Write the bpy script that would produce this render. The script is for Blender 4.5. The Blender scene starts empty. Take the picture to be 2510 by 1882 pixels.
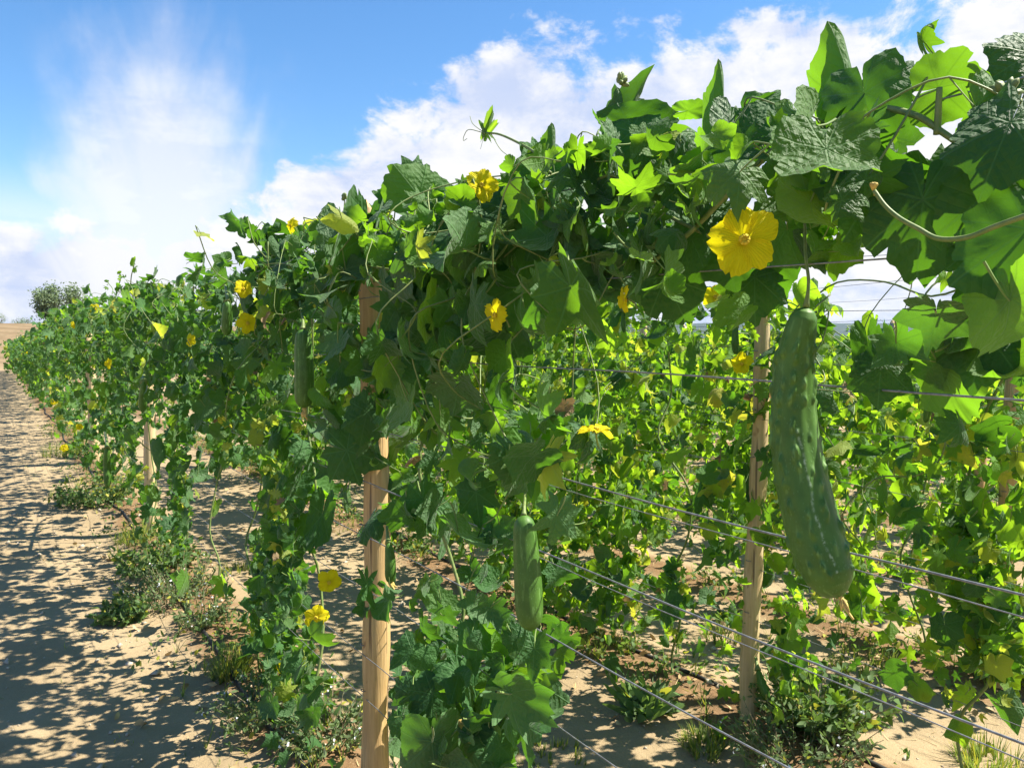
import bpy, math, random
import numpy as np
from mathutils import Matrix, Vector

# ------------------------------------------------------------------ camera
FPX, CX, CY, CAMH = 1957.0, 1255.0, 941.0, 1.5
YAW = math.atan((CX + 15) / FPX)
PITCH = math.atan((CY - 830) / FPX)
FWD0 = np.array([math.sin(YAW), math.cos(YAW), 0.0])
RIGHT = np.array([math.cos(YAW), -math.sin(YAW), 0.0])
ZUP = np.array([0.0, 0.0, 1.0])
FWD = FWD0 * math.cos(PITCH) - ZUP * math.sin(PITCH)
UP = ZUP * math.cos(PITCH) + FWD0 * math.sin(PITCH)
CAM = np.array([0.0, 0.0, CAMH])

sc = bpy.context.scene
col = sc.collection
cam_d = bpy.data.cameras.new('camera')
cam = bpy.data.objects.new('camera', cam_d)
col.objects.link(cam)
cam_d.sensor_fit = 'HORIZONTAL'
cam_d.sensor_width = 36.0
cam_d.lens = 36.0 * FPX / 2510.0
cam_d.clip_start = 0.02
cam_d.clip_end = 12000
cam.matrix_world = Matrix(((RIGHT[0], UP[0], -FWD[0], CAM[0]),
                           (RIGHT[1], UP[1], -FWD[1], CAM[1]),
                           (RIGHT[2], UP[2], -FWD[2], CAM[2]), (0, 0, 0, 1)))
sc.camera = cam


def ray(x, y):
    return FWD + RIGHT * ((x - CX) / FPX) - UP * ((y - CY) / FPX)


def on_row(x, y, p=0.94):
    d = ray(x, y)
    return CAM + d * (p / d[0])


def on_ground(x, y, z=0.0):
    d = ray(x, y)
    return CAM + d * ((z - CAMH) / d[2])


def s_of(x, p):                       # where column x of the photo meets the row plane X = p
    return on_row(x, 830, p)[1]


def azel(x, y):
    d = ray(x, y)
    d = d / np.linalg.norm(d)
    return math.atan2(d @ RIGHT, d @ FWD0), math.asin(d[2])


# ------------------------------------------------------------------ sun, sky, exposure
SUN_AZ, SUN_EL = math.radians(84.0), math.radians(54.0)
S2 = FWD0 * math.cos(SUN_AZ) + RIGHT * math.sin(SUN_AZ)
SUN = S2 * math.cos(SUN_EL) + ZUP * math.sin(SUN_EL)
sd = bpy.data.lights.new('sun', 'SUN')
sd.energy = 5.0
sd.angle = math.radians(0.55)
sd.color = (1.0, 0.93, 0.8)
so = bpy.data.objects.new('sun', sd)
col.objects.link(so)
so.rotation_euler = Vector(SUN).to_track_quat('Z', 'Y').to_euler()
so.location = (30, -20, 40)

sc.view_settings.view_transform = 'Standard'
sc.view_settings.look = 'None'
sc.view_settings.exposure = 1.4
sc.view_settings.gamma = 1.0
sc.render.engine = 'CYCLES'
sc.cycles.max_bounces = 7
sc.cycles.diffuse_bounces = 4
sc.cycles.transmission_bounces = 5
sc.cycles.transparent_max_bounces = 4
sc.cycles.volume_bounces = 0
sc.cycles.use_denoising = True


def cross3(a, b):
    return np.array([a[1] * b[2] - a[2] * b[1], a[2] * b[0] - a[0] * b[2], a[0] * b[1] - a[1] * b[0]])


class NT:
    """small helper to write node graphs as expressions"""

    def __init__(s, tree):
        s.t = tree
        s.n = tree.nodes
        s.l = tree.links

    def node(s, typ, **kw):
        nd = s.n.new(typ)
        for k, v in kw.items():
            setattr(nd, k, v)
        return nd

    def put(s, sock, v):
        if isinstance(v, bpy.types.NodeSocket):
            s.l.new(v, sock)
        else:
            sock.default_value = v

    def m(s, op, a, b=None, c=None, clamp=False):
        nd = s.node('ShaderNodeMath', operation=op, use_clamp=clamp)
        for i, v in enumerate((a, b, c)):
            if v is not None:
                s.put(nd.inputs[i], v)
        return nd.outputs[0]

    def dot(s, v, c):
        nd = s.node('ShaderNodeVectorMath', operation='DOT_PRODUCT')
        s.l.new(v, nd.inputs[0])
        nd.inputs[1].default_value = tuple(c)
        return nd.outputs['Value']

    def vmul(s, v, c):
        nd = s.node('ShaderNodeVectorMath', operation='MULTIPLY')
        s.l.new(v, nd.inputs[0])
        nd.inputs[1].default_value = tuple(c)
        return nd.outputs[0]

    def noise(s, v, scale, detail=4.0, rough=0.55, dist=0.0):
        nd = s.node('ShaderNodeTexNoise')
        if v is not None:
            s.l.new(v, nd.inputs['Vector'])
        nd.inputs['Scale'].default_value = scale
        nd.inputs['Detail'].default_value = detail
        nd.inputs['Roughness'].default_value = rough
        nd.inputs['Distortion'].default_value = dist
        return nd.outputs[0]

    def sstep(s, x, a, b, lo=0.0, hi=1.0):
        nd = s.node('ShaderNodeMapRange', interpolation_type='SMOOTHSTEP')
        s.put(nd.inputs['Value'], x)
        s.put(nd.inputs['From Min'], a)
        s.put(nd.inputs['From Max'], b)
        s.put(nd.inputs['To Min'], lo)
        s.put(nd.inputs['To Max'], hi)
        return nd.outputs[0]

    def mix(s, fac, a, b, typ='MIX'):
        nd = s.node('ShaderNodeMix', data_type='RGBA', blend_type=typ)
        s.put(nd.inputs[0], fac)
        for i, v in ((6, a), (7, b)):
            if isinstance(v, bpy.types.NodeSocket):
                s.l.new(v, nd.inputs[i])
            else:
                nd.inputs[i].default_value = (*v, 1.0)
        return nd.outputs[2]

    def bump(s, h, strength=0.3, dist=0.01):
        nd = s.node('ShaderNodeBump')
        nd.inputs['Strength'].default_value = strength
        nd.inputs['Distance'].default_value = dist
        s.l.new(h, nd.inputs['Height'])
        return nd.outputs[0]

    def xyz(s, v):
        nd = s.node('ShaderNodeSeparateXYZ')
        s.l.new(v, nd.inputs[0])
        return nd.outputs

    def ramp(s, x, pts):
        nd = s.node('ShaderNodeValToRGB')
        s.l.new(x, nd.inputs[0])
        cr = nd.color_ramp
        while len(cr.elements) < len(pts):
            cr.elements.new(0.5)
        for e, (p, c) in zip(cr.elements, sorted(pts)):
            e.position = p
            e.color = (c, c, c, 1) if not hasattr(c, '__len__') else (*c, 1)
        return nd.outputs[0]


world = bpy.data.worlds.new('World')
sc.world = world
world.use_nodes = True
wt = NT(world.node_tree)
for nd in list(wt.n):
    wt.n.remove(nd)
sky = wt.node('ShaderNodeTexSky', sky_type='NISHITA')
sky.sun_disc = False
sky.sun_elevation = SUN_EL
sky.sun_rotation = math.atan2(SUN[0], SUN[1])
sky.air_density = 1.0
sky.dust_density = 0.15
sky.ozone_density = 3.0
bg_sky = wt.node('ShaderNodeBackground')
bg_sky.inputs['Strength'].default_value = 0.08
hs = wt.node('ShaderNodeHueSaturation')
hs.inputs['Saturation'].default_value = 1.22
wt.l.new(sky.outputs[0], hs.inputs['Color'])
wt.l.new(hs.outputs[0], bg_sky.inputs['Color'])
tc = wt.node('ShaderNodeTexCoord').outputs['Generated']
ax = wt.dot(tc, RIGHT)
ay = wt.dot(tc, FWD0)
az = wt.m('ARCTAN2', ax, ay)
el = wt.m('ARCSINE', wt.dot(tc, ZUP))
azn = wt.m('ADD', wt.m('DIVIDE', az, 2 * math.pi), 0.5)
# cumulus bank: the top of the bank as a height over the azimuth
line = [(-600, 520), (0, 500), (420, 470), (620, 440), (760, 395), (860, 300), (950, 150), (1080, 120), (1250, 130),
        (1370, 150), (1480, 95), (1650, 30), (1850, -60), (2200, -60), (2700, -40)]
pts = [(0.0, 0.22), (1.0, 0.22), (0.72, 0.42), (0.28, 0.2)]
for x, y in line:
    a, e = azel(x, y)
    pts.append((a / (2 * math.pi) + 0.5, max(0.0, e)))
bound = wt.ramp(azn, pts)
n1 = wt.noise(wt.vmul(tc, (1, 1, 1.5)), 6.5, 10.0, 0.6, 0.25)
n2 = wt.noise(wt.vmul(tc, (1, 1, 1.4)), 15.0, 9.0, 0.62, 0.3)
edge = wt.m('ADD', wt.m('MULTIPLY', wt.m('SUBTRACT', bound, el), 9.0), wt.m('MULTIPLY', wt.m('SUBTRACT', n1, 0.5), wt.sstep(az, -0.42, -0.1, 1.2, 3.6)))
edge = wt.m('ADD', edge, wt.m('MULTIPLY', wt.m('SUBTRACT', n2, 0.5), 1.7))
cum = wt.sstep(edge, 0.0, 0.5)
# feathered plume of ice cloud standing over the left of the field
az_p, _ = azel(410, 400)
soft = wt.noise(tc, 7.0, 6.0, 0.55, 0.3)
azd = wt.m('ADD', wt.m('SUBTRACT', az, az_p), wt.m('MULTIPLY', wt.m('SUBTRACT', soft, 0.5), 0.16))
fan = wt.m('DIVIDE', wt.m('SUBTRACT', az, az_p), wt.m('ADD', wt.m('ABSOLUTE', el), 0.16))
cmb = wt.node('ShaderNodeCombineXYZ')
wt.l.new(fan, cmb.inputs[0])
wt.l.new(wt.m('MULTIPLY', el, 0.8), cmb.inputs[1])
wob = wt.noise(cmb.outputs[0], 5.0, 6.0, 0.55, 0.5)
soft2 = wt.noise(wt.vmul(tc, (1, 1, 0.5)), 11.0, 6.0, 0.55, 0.3)
width = wt.sstep(el, 0.1, 0.42, 0.125, 0.115)
g = wt.m('DIVIDE', azd, width)
gg = wt.m('POWER', 2.718, wt.m('MULTIPLY', wt.m('MULTIPLY', g, g), -1.0))
fade = wt.sstep(el, 0.16, 0.46, 1.2, -0.05)
plume = wt.m('ADD', wt.m('MULTIPLY', gg, fade), wt.m('MULTIPLY', wt.m('MULTIPLY', wt.m('SUBTRACT', wob, 0.5), 1.6), wt.sstep(gg, 0.05, 0.5)))
plume = wt.m('ADD', plume, wt.m('MULTIPLY', wt.m('SUBTRACT', soft2, 0.5), 0.9))
plume = wt.m('MULTIPLY', wt.sstep(plume, 0.05, 1.15), wt.sstep(gg, 0.02, 0.3))
# thin layers close to the horizon
lay = wt.noise(wt.vmul(tc, (1.2, 1.2, 13)), 3.0, 6.0, 0.55, 0.2)
low = wt.m('MULTIPLY', wt.sstep(el, 0.06, 0.2, 1.0, 0.0), wt.sstep(lay, 0.25, 0.6, 0.7, 1.0))
mask = wt.m('MAXIMUM', wt.m('MAXIMUM', cum, wt.m('MULTIPLY', plume, 0.82)), low)
n5 = wt.noise(wt.vmul(tc, (1, 1, 2.2)), 4.0, 8.0, 0.6, 0.4)
shade = wt.m('ADD', wt.m('MULTIPLY', wt.sstep(wt.m('ADD', wt.m('MULTIPLY', n5, 0.6), wt.m('MULTIPLY', n2, 0.4)), 0.38, 0.58), 0.9), wt.m('MULTIPLY', wt.sstep(lay, 0.35, 0.62), wt.sstep(el, 0.12, 0.22, 0.4, 0.1)))
shade = wt.m('MAXIMUM', shade, wt.m('MULTIPLY', plume, wt.sstep(el, 0.12, 0.3, 0.9, 0.55)))
ccol = wt.mix(shade, (0.6, 0.7, 0.95), (1.03, 1.02, 1.02))
bg_c = wt.node('ShaderNodeBackground')
wt.l.new(ccol, bg_c.inputs['Color'])
bg_c.inputs['Strength'].default_value = 0.385
mixs = wt.node('ShaderNodeMixShader')
wt.l.new(mask, mixs.inputs[0])
wt.l.new(bg_sky.outputs[0], mixs.inputs[1])
wt.l.new(bg_c.outputs[0], mixs.inputs[2])
wo = wt.node('ShaderNodeOutputWorld')
wt.l.new(mixs.outputs[0], wo.inputs['Surface'])

rnd = random.Random(7)
nr = np.random.default_rng(11)


# ------------------------------------------------------------------ mesh and object helpers
def mesh_np(name, v, tris, uv=None, var=None, mat=None, smooth=True, extra=None):
    v = np.asarray(v, dtype=np.float32)
    tris = np.asarray(tris, dtype=np.int32)
    me = bpy.data.meshes.new(name)
    k = tris.shape[1]
    me.vertices.add(len(v))
    me.vertices.foreach_set('co', v.ravel())
    me.loops.add(tris.size)
    me.loops.foreach_set('vertex_index', tris.ravel())
    me.polygons.add(len(tris))
    me.polygons.foreach_set('loop_start', np.arange(0, tris.size, k, dtype=np.int32))
    me.update(calc_edges=True)
    if smooth:
        me.polygons.foreach_set('use_smooth', np.ones(len(tris), dtype=bool))
    if uv is not None:
        l = me.uv_layers.new(name='UVMap')
        l.data.foreach_set('uv', np.asarray(uv, dtype=np.float32)[tris.ravel()].ravel())
    if var is not None:
        a = me.attributes.new('var', 'FLOAT', 'POINT')
        a.data.foreach_set('value', np.asarray(var, dtype=np.float32))
    for nm, arr in (extra or {}).items():
        a = me.attributes.new(nm, 'FLOAT', 'POINT')
        a.data.foreach_set('value', np.asarray(arr, dtype=np.float32))
    if mat:
        me.materials.append(mat)
    return me


def ob(name, me, parent=None):
    o = bpy.data.objects.new(name, me)
    col.objects.link(o)
    if parent is not None:
        o.parent = parent
    return o


def tag(o, label=None, cat=None, group=None, kind=None):
    if label:
        o['label'] = label
    if cat:
        o['category'] = cat
    if group:
        o['group'] = group
    if kind:
        o['kind'] = kind
    return o


def empty(name, loc, label, cat, group=None):
    o = bpy.data.objects.new(name, None)
    o.empty_display_size = 0.05
    col.objects.link(o)
    o.location = tuple(loc)
    return tag(o, label, cat, group)


class Geo:
    """collects quads split to triangles from tubes and sheets"""

    def __init__(s):
        s.v, s.t, s.u, s.w, s.n = [], [], [], [], 0

    def add(s, v, t, u=None, w=None):
        v = np.asarray(v, dtype=float)
        s.v.append(v)
        s.t.append(np.asarray(t, dtype=int) + s.n)
        s.u.append(np.zeros((len(v), 2)) if u is None else np.asarray(u, dtype=float))
        s.w.append(np.zeros(len(v)) if w is None else np.broadcast_to(np.asarray(w, dtype=float), (len(v),)))
        s.n += len(v)

    def tube(s, path, rad, seg=6, w=0.0, cap=True):
        path = np.asarray(path, dtype=float)
        n = len(path)
        rad = np.broadcast_to(np.asarray(rad, dtype=float), (n,))
        tan = np.gradient(path, axis=0)
        tan /= np.linalg.norm(tan, axis=1)[:, None] + 1e-9
        ref = np.array([0, 0, 1.0]) if abs(tan[0][2]) < 0.9 else np.array([1.0, 0, 0])
        a = cross3(tan[0], ref)
        a /= np.linalg.norm(a)
        vs, us = [], []
        L = 0.0
        for i in range(n):
            a = a - tan[i] * (a @ tan[i])
            a /= np.linalg.norm(a) + 1e-9
            b = cross3(tan[i], a)
            if i:
                L += np.linalg.norm(path[i] - path[i - 1])
            for k in range(seg):
                q = 2 * math.pi * k / seg
                vs.append(path[i] + rad[i] * (math.cos(q) * a + math.sin(q) * b))
                us.append((k / seg, L))
        ts = []
        for i in range(n - 1):
            for k in range(seg):
                p, q = i * seg + k, i * seg + (k + 1) % seg
                ts += [(p, q, q + seg), (p, q + seg, p + seg)]
        if cap:
            for base, flip in ((0, True), ((n - 1) * seg, False)):
                c = len(vs)
                vs.append(path[0] if base == 0 else path[-1])
                us.append((0, 0))
                for k in range(seg):
                    p, q = base + k, base + (k + 1) % seg
                    ts.append((q, p, c) if flip else (p, q, c))
        s.add(vs, ts, us, w)

    def mesh(s, name, mat, smooth=True):
        if not s.v:
            return None
        return mesh_np(name, np.vstack(s.v), np.vstack(s.t), np.vstack(s.u), np.concatenate(s.w), mat, smooth)


def smooth_path(pts, n=6):
    pts = np.asarray(pts, dtype=float)
    out = []
    P = np.vstack([2 * pts[0] - pts[1], pts, 2 * pts[-1] - pts[-2]])
    for i in range(1, len(P) - 2):
        for k in range(n):
            t = k / n
            a, b, c, d = P[i - 1], P[i], P[i + 1], P[i + 2]
            out.append(0.5 * (2 * b + (c - a) * t + (2 * a - 5 * b + 4 * c - d) * t * t + (3 * b - a - 3 * c + d) * t ** 3))
    out.append(pts[-1])
    return np.array(out)


def frame(y, z):
    """rotation whose columns are x, y, z with y kept and z made square to it"""
    y = y / np.linalg.norm(y)
    z = z - y * (z @ y)
    z = z / (np.linalg.norm(z) + 1e-9)
    return np.column_stack([cross3(y, z), y, z])


def unit(v):
    v = np.asarray(v, dtype=float)
    return v / (math.sqrt(v[0] * v[0] + v[1] * v[1] + v[2] * v[2]) + 1e-9)


# ------------------------------------------------------------------ materials
def new_mat(name):
    m = bpy.data.materials.new(name)
    m.use_nodes = True
    t = NT(m.node_tree)
    for nd in list(t.n):
        t.n.remove(nd)
    out = t.node('ShaderNodeOutputMaterial')
    return m, t, out


def principled(t, colr, rough=0.5, spec=0.5, normal=None):
    p = t.node('ShaderNodeBsdfPrincipled')
    if isinstance(colr, bpy.types.NodeSocket):
        t.l.new(colr, p.inputs['Base Color'])
    else:
        p.inputs['Base Color'].default_value = (*colr, 1)
    t.put(p.inputs['Roughness'], rough)
    p.inputs['Specular IOR Level'].default_value = spec
    if normal is not None:
        t.l.new(normal, p.inputs['Normal'])
    return p


def leaf_mat(name, dark, light, under, trans, tfac=0.42, yellow=0.0, veins=True):
    m, t, out = new_mat(name)
    at = t.node('ShaderNodeAttribute', attribute_name='var').outputs['Fac']
    rn = t.node('ShaderNodeObjectInfo').outputs['Random']
    var = t.m('FRACT', t.m('ADD', at, rn))
    uv = t.node('ShaderNodeUVMap').outputs[0]
    u = t.xyz(uv)
    geo = t.node('ShaderNodeNewGeometry')
    r = t.m('SQRT', t.m('ADD', t.m('MULTIPLY', u[0], u[0]), t.m('MULTIPLY', u[1], u[1])))
    stem = t.m('GREATER_THAN', r, 3.0)
    c = t.mix(var, dark, light)
    big = t.noise(uv, 2.2, 3.0)
    c = t.mix(t.sstep(big, 0.45, 0.75, 0.0, 0.45), c, light)
    tcol = t.mix(var, tuple(x * 0.75 for x in trans), tuple(min(1, x * 1.2) for x in trans))
    c = t.mix(t.m('MULTIPLY', geo.outputs['Backfacing'], 0.75), c, under)
    if yellow > 0:
        yv = t.m('FRACT', t.m('MULTIPLY', var, 7.31))
        ym = t.m('GREATER_THAN', yv, 1 - yellow)
        ym = t.m('MULTIPLY', ym, t.sstep(t.noise(uv, 3.0, 3.0), 0.3, 0.55))
        c = t.mix(ym, c, (0.38, 0.37, 0.05))
        tcol = t.mix(ym, tcol, (0.62, 0.6, 0.05))
    h = None
    if veins:
        ang = t.m('ARCTAN2', u[0], u[1])
        sp = math.radians(52)
        dl = t.m('SUBTRACT', t.m('MODULO', t.m('ADD', ang, sp * 3.5), sp), sp / 2)
        side = t.m('MULTIPLY', r, t.m('ABSOLUTE', t.m('SINE', dl)))
        along = t.m('MULTIPLY', r, t.m('COSINE', dl))
        main = t.m('SUBTRACT', 1.0, t.sstep(side, 0.006, 0.022))
        sec = t.m('ABSOLUTE', t.m('SUBTRACT', t.m('FRACT', t.m('MULTIPLY', t.m('SUBTRACT', along, t.m('MULTIPLY', side, 0.75)), 7.0)), 0.5))
        secm = t.m('SUBTRACT', 1.0, t.sstep(sec, 0.02, 0.1))
        vein = t.m('MAXIMUM', main, t.m('MULTIPLY', secm, 0.16))
        c = t.mix(t.m('MULTIPLY', vein, 0.4), c, tuple(min(1, x * 2.0 + 0.03) for x in light))
        tcol = t.mix(t.m('MULTIPLY', vein, 0.35), tcol, tuple(x * 0.45 for x in trans))
        puck = t.noise(uv, 8.0, 2.0, 0.45, 0.4)
        h = t.m('SUBTRACT', t.m('ADD', t.m('MULTIPLY', puck, 0.9), t.m('MULTIPLY', sec, 0.22)), t.m('MULTIPLY', vein, 0.5))
    c = t.mix(stem, c, (0.16, 0.24, 0.06))
    nrm = t.bump(h, 0.42, 0.02) if h is not None else None
    p = principled(t, c, t.sstep(var, 0, 1, 0.55, 0.7), 0.28, nrm)
    p.inputs['Sheen Weight'].default_value = 0.18
    p.inputs['Sheen Roughness'].default_value = 0.45
    tr = t.node('ShaderNodeBsdfTranslucent')
    t.l.new(tcol, tr.inputs['Color'])
    ms = t.node('ShaderNodeMixShader')
    t.put(ms.inputs[0], t.m('MULTIPLY', t.m('SUBTRACT', 1.0, stem), tfac))
    t.l.new(p.outputs[0], ms.inputs[1])
    t.l.new(tr.outputs[0], ms.inputs[2])
    t.l.new(ms.outputs[0], out.inputs['Surface'])
    return m


M_MATURE = leaf_mat('leaf_mature', (0.017, 0.066, 0.018), (0.036, 0.115, 0.024), (0.07, 0.14, 0.055), (0.15, 0.4, 0.012), 0.3, 0.0)
M_YOUNG = leaf_mat('leaf_young', (0.045, 0.14, 0.02), (0.09, 0.21, 0.025), (0.11, 0.2, 0.05), (0.38, 0.66, 0.02), 0.5, 0.0)
M_FRESH = leaf_mat('leaf_fresh', (0.035, 0.12, 0.018), (0.07, 0.18, 0.025), (0.1, 0.19, 0.05), (0.27, 0.54, 0.012), 0.45, 0.0)
M_MID = leaf_mat('leaf_midgreen', (0.026, 0.092, 0.018), (0.05, 0.14, 0.024), (0.08, 0.16, 0.05), (0.21, 0.46, 0.012), 0.42, 0.0)
M_PALE = leaf_mat('leaf_yellowing', (0.16, 0.25, 0.03), (0.28, 0.34, 0.05), (0.26, 0.32, 0.08), (0.55, 0.66, 0.04), 0.5, 0.12)
M_DEAD = leaf_mat('leaf_withered', (0.16, 0.1, 0.045), (0.3, 0.21, 0.1), (0.28, 0.2, 0.11), (0.3, 0.2, 0.08), 0.3, 0.0)
M_WEED = leaf_mat('weed_leaf', (0.05, 0.11, 0.03), (0.1, 0.18, 0.05), (0.1, 0.16, 0.06), (0.24, 0.4, 0.06), 0.35, 0.08, veins=False)
M_GREYWEED = leaf_mat('grey_weed_leaf', (0.065, 0.12, 0.04), (0.13, 0.19, 0.075), (0.14, 0.19, 0.09), (0.22, 0.34, 0.08), 0.3, 0.05, veins=False)
M_GRASS = leaf_mat('grass_blade', (0.06, 0.12, 0.02), (0.15, 0.2, 0.04), (0.12, 0.18, 0.04), (0.3, 0.42, 0.06), 0.35, 0.25, veins=False)
M_OLIVE = leaf_mat('olive_leaf', (0.08, 0.13, 0.05), (0.16, 0.22, 0.1), (0.2, 0.27, 0.15), (0.24, 0.34, 0.13), 0.25, 0.0, veins=False)


def simple_mat(name, c1, c2, scale=20.0, rough=0.6, stretch=(1, 1, 1), bump=0.0, bdist=0.005, spec=0.4, trans=None, tfac=0.4, detail=5.0, metal=0.0):
    m, t, out = new_mat(name)
    v = t.vmul(t.node('ShaderNodeTexCoord').outputs['Object'], stretch)
    n = t.noise(v, scale, detail, 0.6)
    c = t.mix(t.sstep(n, 0.3, 0.7), c1, c2)
    p = principled(t, c, rough, spec, t.bump(n, bump, bdist) if bump else None)
    p.inputs['Metallic'].default_value = metal
    if trans:
        tr = t.node('ShaderNodeBsdfTranslucent')
        tr.inputs['Color'].default_value = (*trans, 1)
        ms = t.node('ShaderNodeMixShader')
        ms.inputs[0].default_value = tfac
        t.l.new(p.outputs[0], ms.inputs[1])
        t.l.new(tr.outputs[0], ms.inputs[2])
        t.l.new(ms.outputs[0], out.inputs['Surface'])
    else:
        t.l.new(p.outputs[0], out.inputs['Surface'])
    return m


M_STEM = simple_mat('vine_stem', (0.1, 0.17, 0.04), (0.2, 0.24, 0.08), 60, 0.55)
M_OLDSTEM = simple_mat('old_stem', (0.14, 0.11, 0.06), (0.24, 0.2, 0.11), 60, 0.7)
def petal_mat():
    m, t, out = new_mat('ruffled_petal')
    uv = t.node('ShaderNodeUVMap').outputs[0]
    u = t.xyz(uv)
    rn = t.node('ShaderNodeObjectInfo').outputs['Random']
    n = t.noise(t.vmul(uv, (1, .35, 1)), 16, 4.0)
    ang = t.m('DIVIDE', u[0], t.m('ADD', u[1], 0.25))
    rib = t.m('ABSOLUTE', t.m('SUBTRACT', t.m('FRACT', t.m('MULTIPLY', ang, 11.0)), 0.5))
    c = t.mix(t.sstep(n, 0.3, 0.7), (0.86, 0.72, 0.006), (0.92, 0.83, 0.014))
    c = t.mix(t.m('MULTIPLY', rn, 0.25), c, (0.8, 0.58, 0.01))
    c = t.mix(t.sstep(u[1], 0.45, 0.12, 0, 0.45), c, (0.62, 0.52, 0.02))
    h = t.m('ADD', t.m('MULTIPLY', rib, 0.5), n)
    p = principled(t, c, 0.6, 0.2, t.bump(h, 0.5, 0.05))
    tr = t.node('ShaderNodeBsdfTranslucent')
    tr.inputs['Color'].default_value = (0.92, 0.82, 0.01, 1)
    ms = t.node('ShaderNodeMixShader')
    ms.inputs[0].default_value = 0.45
    t.l.new(p.outputs[0], ms.inputs[1])
    t.l.new(tr.outputs[0], ms.inputs[2])
    t.l.new(ms.outputs[0], out.inputs['Surface'])
    return m


M_PETAL = petal_mat()
M_STAMEN = simple_mat('stamen', (0.55, 0.42, 0.02), (0.8, 0.6, 0.04), 300, 0.8, bump=0.5, bdist=0.002)
M_DRY = simple_mat('dry_petal', (0.4, 0.28, 0.08), (0.62, 0.46, 0.14), 60, 0.8)
M_WIRE = simple_mat('galvanised_wire', (0.17, 0.175, 0.185), (0.3, 0.31, 0.33), 90, 0.5, metal=0.6)
M_HOSE = simple_mat('black_hose', (0.012, 0.012, 0.013), (0.05, 0.048, 0.045), 30, 0.6)
M_BARK = simple_mat('bark', (0.06, 0.05, 0.04), (0.14, 0.12, 0.1), 6, 0.9, (1, 1, 0.3), 0.6, 0.03)
M_WHITE = simple_mat('white_weed_flower', (0.75, 0.75, 0.78), (0.85, 0.85, 0.88), 60, 0.7)
M_STRAW = simple_mat('straw', (0.3, 0.2, 0.09), (0.55, 0.42, 0.22), 15, 0.8)
M_STONE = simple_mat('pebble', (0.3, 0.25, 0.18), (0.5, 0.43, 0.33), 25, 0.8)
M_HILL = simple_mat('wooded_hill', (0.022, 0.04, 0.024), (0.05, 0.07, 0.04), 0.02, 0.95, detail=8.0)


def wood_mat(name, a, b, dark, bark_amt):
    m, t, out = new_mat(name)
    co = t.node('ShaderNodeTexCoord').outputs['Object']
    g = t.noise(t.vmul(co, (1, 1, 0.045)), 95, 6.0, 0.65, 0.6)
    big = t.noise(t.vmul(co, (1, 1, 0.22)), 13, 4.0)
    c = t.mix(t.sstep(g, 0.3, 0.7), a, b)
    knot = t.noise(t.vmul(co, (1, 1, 0.55)), 26, 2.0)
    c = t.mix(t.sstep(knot, 0.66, 0.74, 0, 0.7), c, dark)
    c = t.mix(t.sstep(big, 0.6 - bark_amt, 0.72 - bark_amt, 0.0, 0.7), c, dark)
    crack = t.sstep(t.noise(t.vmul(co, (1, 1, 0.025)), 48, 3.0, 0.5, 0.3), 0.63, 0.69)
    c = t.mix(t.m('MULTIPLY', crack, 0.75), c, (0.07, 0.045, 0.03))
    gr = t.sstep(t.noise(t.vmul(co, (1, 1, 0.4)), 9, 5.0), 0.5, 0.75, 0, 0.45)
    c = t.mix(gr, c, (0.33, 0.28, 0.22))
    h = t.m('SUBTRACT', t.m('ADD', g, t.m('MULTIPLY', big, 0.8)), crack)
    p = principled(t, c, 0.72, 0.25, t.bump(h, 0.5, 0.006))
    t.l.new(p.outputs[0], out.inputs['Surface'])
    return m


M_WOOD = wood_mat('stripped_pine', (0.43, 0.28, 0.12), (0.58, 0.4, 0.19), (0.24, 0.13, 0.06), 0.02)
M_WOOD2 = wood_mat('peeled_eucalyptus', (0.5, 0.37, 0.19), (0.64, 0.5, 0.3), (0.32, 0.2, 0.1), 0.05)


def fruit_mat():
    m, t, out = new_mat('luffa_skin')
    co = t.node('ShaderNodeTexCoord').outputs['Object']
    ridge = t.node('ShaderNodeAttribute', attribute_name='ridge').outputs['Fac']
    scar = t.node('ShaderNodeAttribute', attribute_name='scar').outputs['Fac']
    n = t.noise(co, 30, 6.0)
    c = t.mix(t.sstep(n, 0.3, 0.7), (0.04, 0.108, 0.012), (0.064, 0.155, 0.02))
    vo = t.node('ShaderNodeTexVoronoi')
    t.l.new(t.vmul(co, (1, 1, 0.55)), vo.inputs['Vector'])
    vo.inputs['Scale'].default_value = 240
    dots = t.m('SUBTRACT', 1.0, t.sstep(vo.outputs['Distance'], 0.1, 0.3))
    c = t.mix(t.m('MULTIPLY', dots, 0.35), c, (0.12, 0.24, 0.08))
    dash = t.sstep(t.noise(t.vmul(co, (1, 1, 0.25)), 130, 2.0), 0.5, 0.62)
    c = t.mix(t.m('MULTIPLY', t.m('MULTIPLY', ridge, dash), 0.42), c, (0.2, 0.36, 0.1))
    c = t.mix(t.m('MULTIPLY', scar, t.sstep(t.noise(co, 260, 3.0), 0.36, 0.5)), c, (0.4, 0.52, 0.34))
    p = principled(t, c, 0.52, 0.35, t.bump(t.m('ADD', n, t.m('MULTIPLY', dots, 0.5)), 0.22, 0.0015))
    t.l.new(p.outputs[0], out.inputs['Surface'])
    return m


M_FRUIT = fruit_mat()


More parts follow.
